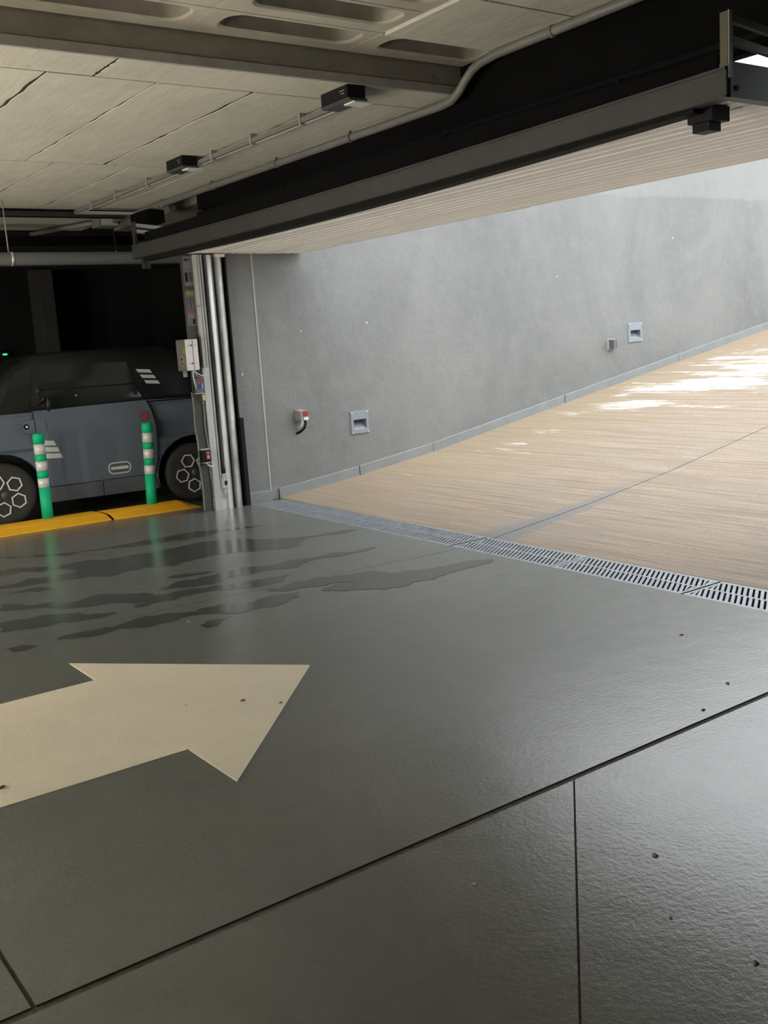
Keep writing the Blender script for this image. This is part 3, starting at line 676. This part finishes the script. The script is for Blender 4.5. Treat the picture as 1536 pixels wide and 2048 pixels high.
# key switch with padlock
ks = empty('key_switch', (4.155, 8.655, 1.12)); tag(ks, 'dark key switch box with blue and red label and brass padlock', 'switch')
MB().rbox(-.040, .035, -.045, 0, .0, .135, .005).build('box', new_mat('switch_grey', (.12, .12, .12), .5), ks)
MB().box(-.030, .006, -.0475, -.044, .035, .085).build('blue_label', M_BLUE, ks); MB().box(.008, .026, -.0475, -.044, .038, .080).build('white_label', M_GREYPL, ks)
MB().box(-.030, -.008, -.0475, -.044, .100, .124).build('red_label', M_RED, ks); MB().box(.0, .026, -.0475, -.044, .100, .122).build('red_label', M_RED, ks)
MB().box(-.055, .045, -.05, -.005, -.012, .0).build('shelf', M_GREYPL, ks)
MB().rbox(.008, .030, -.055, -.043, -.075, -.028, .003).build('padlock', M_BRASS, ks); MB().ring((.019, -.049, -.026), (1,0,0), (0,0,1), .008, .0025).build('shackle', M_GALV, ks)
# red alarm box with loop
rb = empty('photocell_box', (4.150, 8.655, .47)); tag(rb, 'small black and red box with white cable loop low on the guide post', 'sensor')
MB().rbox(-.048, .032, -.062, -.0, .0, .125, .005).build('housing', M_BLACK, rb)
MB().box(-.050, .034, -.064, -.0, .120, .128).build('cap', M_WHITE2, rb); MB().box(-.042, .030, -.066, -.0, -.004, .003).build('cap', M_WHITE2, rb)
MB().box(-.012, .026, -.0655, -.061, .030, .110).build('red_window', M_RED, rb)
for z in (.040, .056): MB().box(-.004, .020, -.067, -.0652, z, z+.007).build('white_mark', M_WHITE, rb)
MB().box(-.002, .018, -.067, -.0652, .080, .098).build('white_mark', new_mat('pink_mark', (.5, .12, .12), .5), rb)
MB().tube([(.0, -.03, .0), (.012, -.04, -.03), (.04, -.045, -.045), (.065, -.035, -.035)], .0055, 8).build('cable', M_WHITE, rb)
# chains
def chain(x, y, z0, z1, dx, label):
    m = MB(); n = int((z1-z0)/.021)
    for i in range(n):
        t = i/(n-1); z = z1+(z0-z1)*t; xx = x+dx*t+.004*math.sin(t*17)
        a = (1,0,0) if i % 2 else (0,1,0)
        m.ring((xx, y, z), a, (0,0,1), .010, .0032, 8, 4, (.62, 1.35))
    o = m.build('hanging_chain', M_CHAIN); tag(o, label, 'chain', 'chains hanging on the guide post'); return o
chain(4.075, 8.640, .03, 1.115, .02, 'thin steel chain hanging by the car side of the guide post')
chain(4.178, 8.640, .03, 1.09, .022, 'thin steel chain hanging in front of the guide post plate')

# ------------------------------------------------------------------ ceiling services
def dirbox(mb, *a): return mb.box(*a)
def luminaire(y0, label):
    r = empty('ceiling_luminaire', (3.585, y0+.16, ZS)); oy = y0+.16
    MB().rbox(-.075, .055, -.15, .13, -.074, -.0, .006).build('gear_box', M_BLACK, r)
    MB().hexa([(-.075, -.155, -.074), (.065, -.155, -.074), (.065, .14, -.074), (-.075, .14, -.074)], [(-.06, -.155, -.088), (.058, -.155, -.088), (.058, .135, -.088), (-.06, .135, -.088)]).build('lens_tray', new_mat('tray_grey', (.07, .07, .075), .4), r)
    MB().box(-.030, .095, -.152, -.045, -.096, -.087).build('diffuser', M_DIFF, r)
    for k, (a, b) in enumerate(((0, .05), (0, .035))): MB().box(-.0765, -.0745, -.12+a, -.12+b, -.030-.016*k, -.026-.016*k).build('print_line', M_GREYPL, r)
    tag(r, label, 'ceiling light', 'black luminaires on the ceiling rail')
luminaire(5.005, 'black box ceiling luminaire nearer the camera, by the concrete step')
luminaire(7.22, 'black box ceiling luminaire farther away, midway along the rail')
rail = empty('light_rail', (3.66, 7.4, ZS)); tag(rail, 'slim pale cable rail linking the two black luminaires', 'cable rail')
for y0, y1 in ((5.36, 7.22), (7.55, 9.95)):
    MB().box(-.018, .018, y0-7.4, y1-7.4, -.060, -.030).build('rail_body', M_CONDUIT, rail); MB().box(.010, .022, y0-7.4, y1-7.4, -.066, -.058).build('rail_lip', M_WHITE2, rail)
for y in (5.75, 6.4, 7.0, 8.2, 8.9, 9.5):
    MB().box(-.024, .026, y-7.41, y-7.39, -.070, -.0).build('rail_clip', M_GREYPL, rail)
MB().box(-.018, 1.0-.35, 9.93-7.4, 9.965-7.4, -.062, -.035).build('cross_rail', M_WHITE2, rail)
# conduit with step-up bend
cp = [(4.27, 10.9, 2.905), (4.27, 9.0, 2.905), (4.275, 7.0, 2.905), (4.28, 5.5, 2.905)]
bend = [(4.28, 5.30, 2.905), (4.28, 5.10, 2.905), (4.275, 5.00, 2.912), (4.27, 4.92, 2.945), (4.265, 4.85, 2.995), (4.262, 4.78, 3.038), (4.26, 4.70, 3.062), (4.25, 4.55, 3.072)]
cp += bend+[(4.24, 3.9, 3.072), (4.22, 2.8, 3.072)]
con = empty('conduit_pipe', (4.27, 7.0, 2.905)); tag(con, 'thick grey conduit bending up at the ceiling step', 'conduit')
MB().tube([(x-4.27, y-7.0, z-2.905) for x, y, z in cp], .027, 14).build('tube', M_CONDUIT, con)
for y in (8.25, 7.13, 6.1, 9.3): MB().lathe([(.033, -.012), (.033, .012)], (.003, y-7.0, 0), 'Y', 14).box(-.010, .010, y-7.006, y-6.994, .02, .046).build('pipe_clip', M_CONDUIT, con)
MB().lathe([(.033, -.012), (.033, .012)], (-.025, 4.10-7.0, 3.072-2.905), 'Y', 14).box(-.03, -.018, 4.095-7.0, 4.105-7.0, .185, .21).build('pipe_clip', M_CONDUIT, con)
bp = empty('dark_pipe', (4.325, 5.5, 2.708)); tag(bp, 'black pipe running along the lintel above the door', 'pipe')
MB().tube([(0, -3.2, 0), (0, 3.15, .01)], .028, 12).build('tube', M_RUBBER, bp)
for y in (-.4, 1.6, -1.8, 2.8): MB().lathe([(.034, -.012), (.034, .012)], (0, y, .005), 'Y', 12).build('pipe_clip', M_RUBBER, bp)
jb = empty('junction_box', (4.20, 10.62, 2.88)); tag(jb, 'pale grey junction box where ceiling conduits meet', 'junction box')
MB().rbox(-.11, .11, -.10, .10, -.035, .066, .01).build('box', M_CONDUIT, jb); MB().rbox(-.075, .10, -.106, -.098, -.02, .05, .003).build('lid', M_WHITE2, jb)
MB().tube([(-.10, .06, .02), (-.25, .5, .02), (-.45, 1.05, .02)], .025, 10).build('tube', M_CONDUIT, jb)
MB().tube([(.10, -.05, .02), (.14, -.05, .02)], .022, 10).build('tube', M_CONDUIT, jb)
tr = empty('cable_tray', (1.0, 10.2, 2.90)); tag(tr, 'dark cable tray crossing the ceiling behind the formwork boards', 'cable tray')
MB().box(-9, 3.3, -.07, .07, -.01, .05).build('tray', M_RUBBER, tr); MB().box(-9, 3.3, -.078, -.068, -.015, .03).build('tray_edge', M_STEELDARK, tr)
gp = empty('drain_pipe', (2.9, 9.6, 2.432)); tag(gp, 'large grey plastic drain pipe hung below the ceiling over the car', 'pipe')
MB().tube([(-8, 0, -.02), (1.6, 0, .003), (3.1, 0, .006)], .060, 20).build('tube', M_PIPE, gp)
for x in (-.02, -2.2):
    MB().lathe([(.064, -.013), (.064, .013)], (x, 0, 0), 'X', 20).build('pipe_clamp', M_GALV, gp); MB().lathe([(.006, .06), (.006, .51)], (x-.02, 0, 0), 'Z', 8).build('hanger_rod', M_GREYPL, gp)
p2 = MB().tube([(-6, 11.0, 2.66), (5.5, 11.0, 2.77)], .05, 16).build('black_pipe', M_RUBBER); tag(p2, 'black pipe high behind the large grey drain pipe', 'pipe')
ps = empty('pull_switch', (4.29, 10.62, 2.845)); tag(ps, 'pull cord with a small pale end hanging below the junction box', 'cord')
MB().tube([(0, 0, 0), (0, 0, -.24)], .004, 6).build('cord', M_STEELDARK, ps); MB().lathe([(.004, 0), (.011, -.02), (.011, -.055), (.004, -.065)], (0, 0, -.235), 'Z', 10).build('end_tip', M_WHITE, ps)
# fill lamps on unseen pillars, added out of view to brighten the garage
def add_fill_lamp(x, y, label, k=1.0):
    M_FILL = new_mat('fill_glow', (.9, .88, .82), .4, emit=(1.0, .93, .81), estr=FILL*k)
    pl = MB().rbox(x-.35, x, y-.2, y+.2, 0, 3.0, .02).build('pillar', M_RIB); struct(pl)  # unseen pillar added to carry the fill lamp
    r = empty('fill_lamp', (x, y, .22)); tag(r, label, 'lamp', 'added fill lamps out of view')
    MB().rbox(0, .045, -.045, .045, -.05, 1.25, .006).build('batten', M_WHITE2, r)
    MB().lathe([(.019, 0), (.019, 1.2)], (.075, 0, 0), 'Z', 16).build('tube', M_FILL, r)
    for z in (-.03, 1.2): MB().box(.04, .095, -.02, .02, z, z+.03).build('lamp_holder', M_WHITE, r)
add_fill_lamp(-1.9, 4.9, 'added fill lamp on an unseen pillar level with the nearer luminaire', .26)
add_fill_lamp(-1.9, 6.5, 'added fill lamp on an unseen pillar between the two luminaires', .46)
add_fill_lamp(-1.9, 8.1, 'added fill lamp on an unseen pillar level with the farther luminaire', .58)
add_fill_lamp(-3.6, 2.6, 'added fill lamp low on an unseen pillar level with the arrow', .62)
# indicator far behind the car
il = empty('indicator_lamp', (3.95, YE-.06, 1.62)); tag(il, 'tiny green indicator lamp glowing in the dark behind the car', 'indicator')
MB().rbox(-.07, .07, -.0, .06, -.04, .04, .01).build('housing', M_BLACK, il); MB().box(-.035, .02, -.006, .0, -.008, .010).build('lens', M_LED, il)

# ------------------------------------------------------------------ yellow rubber kerb and bollards
def kerb(p0, p1, w, label, end_l, end_r):
    r = empty('rubber_kerb', (*p0, 0)); d = Vector((p1[0]-p0[0], p1[1]-p0[1])); L = d.length; d.normalize(); nrm = Vector((-d.y, d.x))
    prof = [(0, 0), (.0, .008), (.02, .016), (.10, .046), (.106, .0435), (.112, .049), (.16, .066), (.19, .072), (.20, .0695), (.21, .072), (w-.10, .072), (w-.02, .03), (w, .008), (w, 0)]
    m = MB(); R = []
    N = 24
    for i in range(N+1):
        row = []
        for c, z in prof:
            t = i/N; f = c/w; e0 = end_l(f); e1 = L+end_r(f); s = e0+(e1-e0)*t
            zz = z
            if label.startswith('short'): zz = z*min(1, .12+(e1-s)/.16)
            row.append(m.bm.verts.new((d.x*s+nrm.x*c, d.y*s+nrm.y*c, zz)))
        R.append(row)
    q = len(prof)
    for A, B in zip(R, R[1:]):
        for j in range(q): m.bm.faces.new([A[j], B[j], B[(j+1) % q], A[(j+1) % q]])
    m.bm.faces.new(R[0]); m.bm.faces.new(R[-1][::-1]); m.build('kerb_body', M_YCURB, r)
    if label.startswith('long'):        # black strip standing for shade in the joint between the two pieces
        m = MB(); A = []
        for k in range(19):
            f = k/18; c = w*f; z = interp(c, [q[0]+1e-6*i for i, q in enumerate(prof)], [q[1] for q in prof])*.93+.002
            A.append([m.bm.verts.new((d.x*s_+nrm.x*c, d.y*s_+nrm.y*c, zz)) for s_ in (L+end_r(f)-.004, L+end_r(f)+.024) for zz in (0, z)])
        for P, Q in zip(A, A[1:]):
            for a, b in ((0, 1), (1, 3), (3, 2), (2, 0)): m.bm.faces.new([P[a], P[b], Q[b], Q[a]])
        m.bm.faces.new([A[0][i] for i in (0, 1, 3, 2)]); m.bm.faces.new([A[-1][i] for i in (0, 2, 3, 1)])
        m.build('joint_shade', M_RUBBER, r)
    tag(r, label, 'kerb', 'yellow rubber kerb pieces'); return r
scv = lambda f: -.11*(1/(1+math.exp(-(f-.45)*11)))
kerb((1.30, 9.128), (3.345, 9.075), .36, 'long yellow rubber kerb piece under the left bollard', lambda f: 0, scv)
kerb((3.378, 9.063), (4.235, 8.985), .31, 'short yellow rubber kerb piece ending at the guide post', scv, lambda f: -.05*f)
def bollard(x, y, lean, label):
    r = empty('bollard', (x, y, .060)); H = .795; R0 = .051
    fr = [0, .122, .237, .319, .429, .516, .622, 1]
    for i in range(7):
        z1 = H*(1-fr[i]); z0 = H*(1-fr[i+1]); rr = R0*(1.0 if i % 2 == 0 else 1.012); m = MB()
        prof = [(rr, z0), (rr, z1)] if i else [(rr, z0), (rr, z1-.012), (rr-.010, z1), (rr-.022, z1), (rr-.026, z1-.02)]
        if i == 6: prof = [(rr*1.0, 0), (rr, z1)]
        m.lathe(prof, (0, 0, 0), 'Z', 24)
        m.build('reflective_band' if i % 2 else 'post_section', M_BAND if i % 2 else M_GREEN, r)
    r.rotation_euler = (0, lean, 0)
    tag(r, label, 'bollard', 'green and white flexible bollards'); return r
bollard(2.842, 9.335, .0, 'green bollard with white bands in front of the front wheel')
bollard(3.828, 9.245, .04, 'green bollard with white bands nearer the guide post, below the red lamp')

# ------------------------------------------------------------------ microcar
car = empty('microcar', (2.564, 9.632, 0), math.radians(-7.27)); tag(car, 'small blue-grey electric microcar with black roof parked behind the kerb', 'car')
WD = 1.46
def crown(z): return .045*((z-.62)/.55)**2 if z < 1.1 else .045+.045*0
def arch(cx, r, a0, a1, n=14): return [(cx+r*math.cos(math.radians(a0+(a1-a0)*k/n)), .30+r*math.sin(math.radians(a0+(a1-a0)*k/n))) for k in range(n+1)]
AR_ = .375
lo = [(-.37, .24), (-.385, .5), (-.37, .80), (-.33, .97), (-.25, 1.045), (.34, 1.045), (1.0, 1.054), (1.42, 1.060), (1.95, 1.045), (2.14, 1.0), (2.20, .82), (2.215, .5), (2.19, .24)]
lo = lo[::1]
pts = lo + [(1.84+AR_+.01, .20)] + arch(1.84, AR_, -16, 196) + [(1.84-AR_-.005, .175), (AR_+.02, .170)] + arch(0, AR_, -16, 196)+[(-.375, .22)]
def sided(poly2d, y, parent, name, mat, cuts=(), thick=.02, inner=True, fn=crown):
    """flat side piece at the car's near flank following the crown"""
    m = MB(); f = m.bm.faces.new([m.bm.verts.new((a, 0, b)) for a, b in poly2d])
    for z in cuts:
        bmesh.ops.bisect_plane(m.bm, geom=m.bm.verts[:]+m.bm.edges[:]+m.bm.faces[:], plane_co=(0, 0, z), plane_no=(0, 0, 1))
    for v in m.bm.verts: v.co.y = y+fn(v.co.z)
    ex = bmesh.ops.extrude_face_region(m.bm, geom=m.bm.faces[:])
    for v in [g for g in ex['geom'] if isinstance(g, bmesh.types.BMVert)]: v.co.y += thick
    for f in m.bm.faces: f.smooth = False
    return m.build(name, mat, parent)
CUTS = (.3, .4, .5, .6, .7, .8, .9, 1.0)
m = MB()
va = [m.bm.verts.new((a, 0, b)) for a, b in pts]; m.bm.faces.new(va)
for z in CUTS: bmesh.ops.bisect_plane(m.bm, geom=m.bm.verts[:]+m.bm.edges[:]+m.bm.faces[:], plane_co=(0, 0, z), plane_no=(0, 0, 1))
ex = bmesh.ops.extrude_face_region(m.bm, geom=m.bm.faces[:])
newv = {g for g in ex['geom'] if isinstance(g, bmesh.types.BMVert)}
for v in m.bm.verts:
    e = max(0, abs(v.co.x-.92)-.95)*.45; c = crown(v.co.z)+e*e*2+.006
    v.co.y = WD-c if v in newv else c
m.build('body_shell', M_CARB, car)
MB().box(-.25, 2.1, .28, WD-.28, .16, .9).build('underbody', M_CARK, car)
# greenhouse (black frame), lofted towards the roof
gb = [(-.27, 1.04), (2.12, 1.04)]
def frame_loop(z, s0, s1, t, r): return [(x, y+0, z) for x, y in rrect((s0+s1)/2, WD/2, s1-s0, WD-2*t, r, 4)]
m = MB(); LV = [(1.035, -.26, 2.12, .035, .10), (1.10, -.20, 2.10, .040, .12), (1.30, .02, 2.04, .062, .16), (1.46, .20, 1.95, .085, .20), (1.54, .34, 1.84, .13, .24), (1.575, .52, 1.66, .25, .28), (1.585, .75, 1.4, .45, .25)]
R = [[m.bm.verts.new(p) for p in frame_loop(z, a, b, t, r)] for z, a, b, t, r in LV]
for A, B in zip(R, R[1:]):
    k = len(A)
    for j in range(k):
        f = m.bm.faces.new([A[j], A[(j+1) % k], B[(j+1) % k], B[j]]); f.smooth = True
m.bm.faces.new(R[-1]); m.bm.faces.new(R[0][::-1]); m.build('roof_shell', M_CARK, car)
tum = lambda z: interp(z, [1.0, 1.035, 1.10, 1.30, 1.46, 1.54], [.035, .035, .040, .062, .085, .13])
sided([(.03, 1.065), (.315, 1.068), (.375, 1.435), (.245, 1.43)], -.012, car, 'quarter_window', M_GLASS, (1.1, 1.2, 1.3, 1.4), .02, fn=tum)
sided([(.40, 1.070), (1.385, 1.080), (1.325, 1.222), (.425, 1.222)], -.012, car, 'window_lower_pane', M_GLASS, (1.1, 1.2), .02, fn=tum)
sided([(.425, 1.236), (1.318, 1.236), (1.275, 1.445), (.455, 1.455)], -.014, car, 'window_upper_pane', M_GLASS, (1.3, 1.4), .02, fn=tum)
MB().rbox(.40, .43, .03, .06, 1.205, 1.25, .006).build('window_hinge', M_CARK, car)
MB().lathe([(.004, -.01), (.009, -.006), (.009, 0)], (.755, .040, 1.16), 'Y', 10).build('window_latch', M_WHITE2, car)
# door with shut line
dp = [(.342, 1.046), (1.412, 1.062), (1.455, .95), (1.482, .81), (1.480, .60), (1.462, .45), (1.430, .335), (.425, .325), (.405, .42), (.375, .60), (.345, .72)]
def grow(P, g):
    cx = sum(p[0] for p in P)/len(P); cz = sum(p[1] for p in P)/len(P)
    return [(p[0]+math.copysign(g, p[0]-cx), p[1]+math.copysign(g, p[1]-cz)*(1 if p[1] < .9 else 0)) for p in P]
sided(grow(dp, .007), -.003, car, 'door_gap', M_CARK, CUTS, .01)
drp = sided(dp, -.010, car, 'door', M_CARB, CUTS, .012)
sided([(.42, .172), (.908, .176), (.908, .312), (.43, .312)], -.008, car, 'sill_panel', M_CARL, (.2, .25, .3), .012)
sided([(.918, .176), (1.455, .186), (1.42, .318), (.918, .312)], -.008, car, 'sill_panel', M_CARL, (.2, .25, .3), .012)
sided([(.905, .176), (.921, .176), (.921, .315), (.905, .315)], -.004, car, 'sill_gap', M_CARK, (.2, .25, .3), .01)
def slantstripes(rows, base, name, parent):
    for k, quad in enumerate(rows):
        sided(quad, base, parent, name, M_DECAL, (), .003, fn=(crown if quad[0][1] < 1 else tum))
slantstripes([[(.36+.012*k, .770-.062*k), (.495+.026*k, .755-.062*k), (.510+.026*k, .710-.062*k), (.36+.012*k, .722-.062*k)] for k in range(3)], -.0125, 'decal_stripe', drp)
slantstripes([[(1.359+.033*k, 1.366-.056*k), (1.496+.033*k, 1.353-.056*k), (1.519+.033*k, 1.318-.056*k), (1.381+.033*k, 1.331-.056*k)] for k in range(3)], -.006, 'decal_stripe', car)
# door boss with lock, badge plate, red lamp
sided(rrect(.335, .907, .215, .120, .055, 6), -.017, car, 'handle_boss', M_CARB, (), .02)
sided([(.338, .96), (.343, .96), (.343, .85), (.338, .85)], -.0185, car, 'boss_gap', M_CARK, (.9,), .004)
sided(rrect(.262, .907, .052, .052, .026, 6), -.0185, car, 'lock_cup', M_CARK, (), .004)
sided(rrect(.266, .907, .020, .020, .010, 5), -.0205, car, 'lock_pin', M_WHITE, (), .004)
def rring(cx, cz, w, h, r, t, y, name, mat, parent):
    m = MB(); A = rrect(cx, cz, w, h, r, 6); B = rrect(cx, cz, w-2*t, h-2*t, r-t, 6); k = len(A)
    a = [m.bm.verts.new((x, y+crown(z), z)) for x, z in A]; b = [m.bm.verts.new((x, y+crown(z), z)) for x, z in B]
    a2 = [m.bm.verts.new((x, y+.006+crown(z), z)) for x, z in A]; b2 = [m.bm.verts.new((x, y+.006+crown(z), z)) for x, z in B]
    for j in range(k):
        i = (j+1) % k; m.bm.faces.new([a[j], a[i], b[i], b[j]]); m.bm.faces.new([a[j], a2[j], a2[i], a[i]]); m.bm.faces.new([b[j], b[i], b2[i], b2[j]])
    return m.build(name, mat, parent)
sided(rrect(1.083, .430, .30, .17, .075, 6), -.0125, drp, 'badge_boss', M_CARB, (), .004)
sided(rrect(1.083, .430, .20, .095, .040, 6), -.0145, drp, 'badge_field', M_CARL, (), .004)
rring(1.083, .430, .222, .114, .048, .012, -.018, 'badge_ring', M_DECAL, drp)
sided(rrect(1.083, .430, .172, .028, .008, 4), -.018, drp, 'badge_bar', M_DECAL, (), .004)
sided(rrect(1.386, .905, .105, .12, .045, 6), -.013, drp, 'lamp_boss', M_CARL, (), .004)
sided(rrect(1.386, .905, .068, .058, .022, 6), -.018, drp, 'red_lamp', M_RED, (), .006)
# mirror
m = MB(); m.tube([(.395, .05, 1.10), (.42, -.02, 1.13), (.44, -.07, 1.16)], .012, 8).build('mirror_arm', M_CARK, car)
m = MB(); m.lathe([(.004, -.012), (.05, -.010), (.058, .0), (.048, .02), (.02, .032)], (0, 0, 0), 'X', 18)
o = m.build('mirror_head', M_CARK, car); o.location = (.465, -.07, 1.105); o.scale = (1, .75, 1.25)
# wheels
def wheel(cx, y0, rot):
    w = MB(); R0 = .293
    w.lathe([(.19, .0), (.215, -.004), (.255, -.004), (.280, .010), (R0, .03), (R0, .12), (.28, .145), (.20, .15)], (cx, y0, .296), 'Y', 40); t = w.build('tyre', M_TYRE, car)
    w = MB(); w.lathe([(.03, .012), (.17, .018), (.192, .002), (.192, .10)], (cx, y0, .296), 'Y', 36); w.build('rim', M_CARK, t)
    for k in range(5):
        a = math.radians(rot+72*k); hc = Vector((cx+.135*math.cos(a), y0, .296+.135*math.sin(a))); m = MB(); q = []
        for ro, yy in ((.073, .004), (.073, -.008), (.060, -.008), (.060, .010)):
            q.append([m.bm.verts.new((hc.x+ro*math.cos(a+math.pi/3*j), y0+yy, hc.z+ro*math.sin(a+math.pi/3*j))) for j in range(6)])
        for A, B in zip(q, q[1:]):
            for j in range(6): m.bm.faces.new([A[j], A[(j+1) % 6], B[(j+1) % 6], B[j]])
        m.build('hexagon_ring', M_HEX, t)
    MB().lathe([(.002, -.002), (.03, .0), (.036, .012)], (cx, y0, .296), 'Y', 18).build('hub_cap', M_CARL, t)
wheel(0.0, .012, 44); wheel(1.84, .012, 118-72); wheel(0.0, WD-.165, 44); wheel(1.84, WD-.165, 46)

# ------------------------------------------------------------------ litter on the floor
def bit(x, y, s, mat, name, label, cat):
    rg = random.Random(int(x*1000)); m = MB(); n = 7
    top = [(s*(.6+.5*rg.random())*math.cos(2*math.pi*k/n), s*.6*(.6+.5*rg.random())*math.sin(2*math.pi*k/n)) for k in range(n)]
    A = [m.bm.verts.new((a, b, 0)) for a, b in top]; c = m.bm.verts.new((0, 0, s*.35))
    B = [m.bm.verts.new((a*.7, b*.7, s*(.18+.15*rg.random()))) for a, b in top]
    for k in range(n):
        j = (k+1) % n; m.bm.faces.new([A[k], A[j], B[j], B[k]]); m.bm.faces.new([B[k], B[j], c])
    m.bm.faces.new(A[::-1]); o = m.build(name, mat); o.location = (x, y, .0027 if cat == 'leaf' and 'arrow' in label else .0005); o.rotation_euler[2] = rg.random()*6
    tag(o, label, cat, 'litter on the garage floor')
bit(1.887, 3.787, .016, M_LEAF, 'leaf_scrap', 'brown leaf scrap lying on the arrow head', 'leaf')
bit(1.990, 3.640, .014, M_LEAF, 'leaf_scrap', 'brown leaf scrap on the edge of the arrow near its tip', 'leaf')
bit(.822, 3.628, .022, M_LEAF, 'leaf_scrap', 'brown leaf scrap on the arrow shaft at the left edge', 'leaf')
bit(1.679, 3.916, .006, M_LEAF, 'leaf_scrap', 'tiny brown leaf scrap mid arrow', 'leaf')
bit(1.649, 1.995, .010, new_mat('yellow_leaf', (.28, .24, .04), .7), 'leaf_scrap', 'yellow leaf scrap on the front slab', 'leaf')
bit(2.127, 1.766, .016, M_STONE, 'grit_piece', 'larger grey grit flake in the bright patch of the front slab', 'grit')
bit(1.909, 1.539, .009, M_STONE, 'grit_piece', 'grey grit piece below the bright patch of the front slab', 'grit')
bit(1.904, 1.290, .014, M_LEAF, 'leaf_scrap', 'brown leaf scrap in the lower right corner', 'leaf')
bit(3.446, 2.463, .016, M_STONE, 'grit_piece', 'grey grit flake above the floor joint at the right', 'grit')
bit(3.136, 2.352, .014, M_LEAF, 'leaf_scrap', 'thin brown twig scrap just above the floor joint', 'leaf')
bit(3.864, 3.019, .012, M_LEAF, 'leaf_scrap', 'dark leaf scrap near the drain at the right', 'leaf')
bit(2.283, 5.169, .022, M_STONE, 'grit_piece', 'dark grit piece among the damp streaks', 'grit')
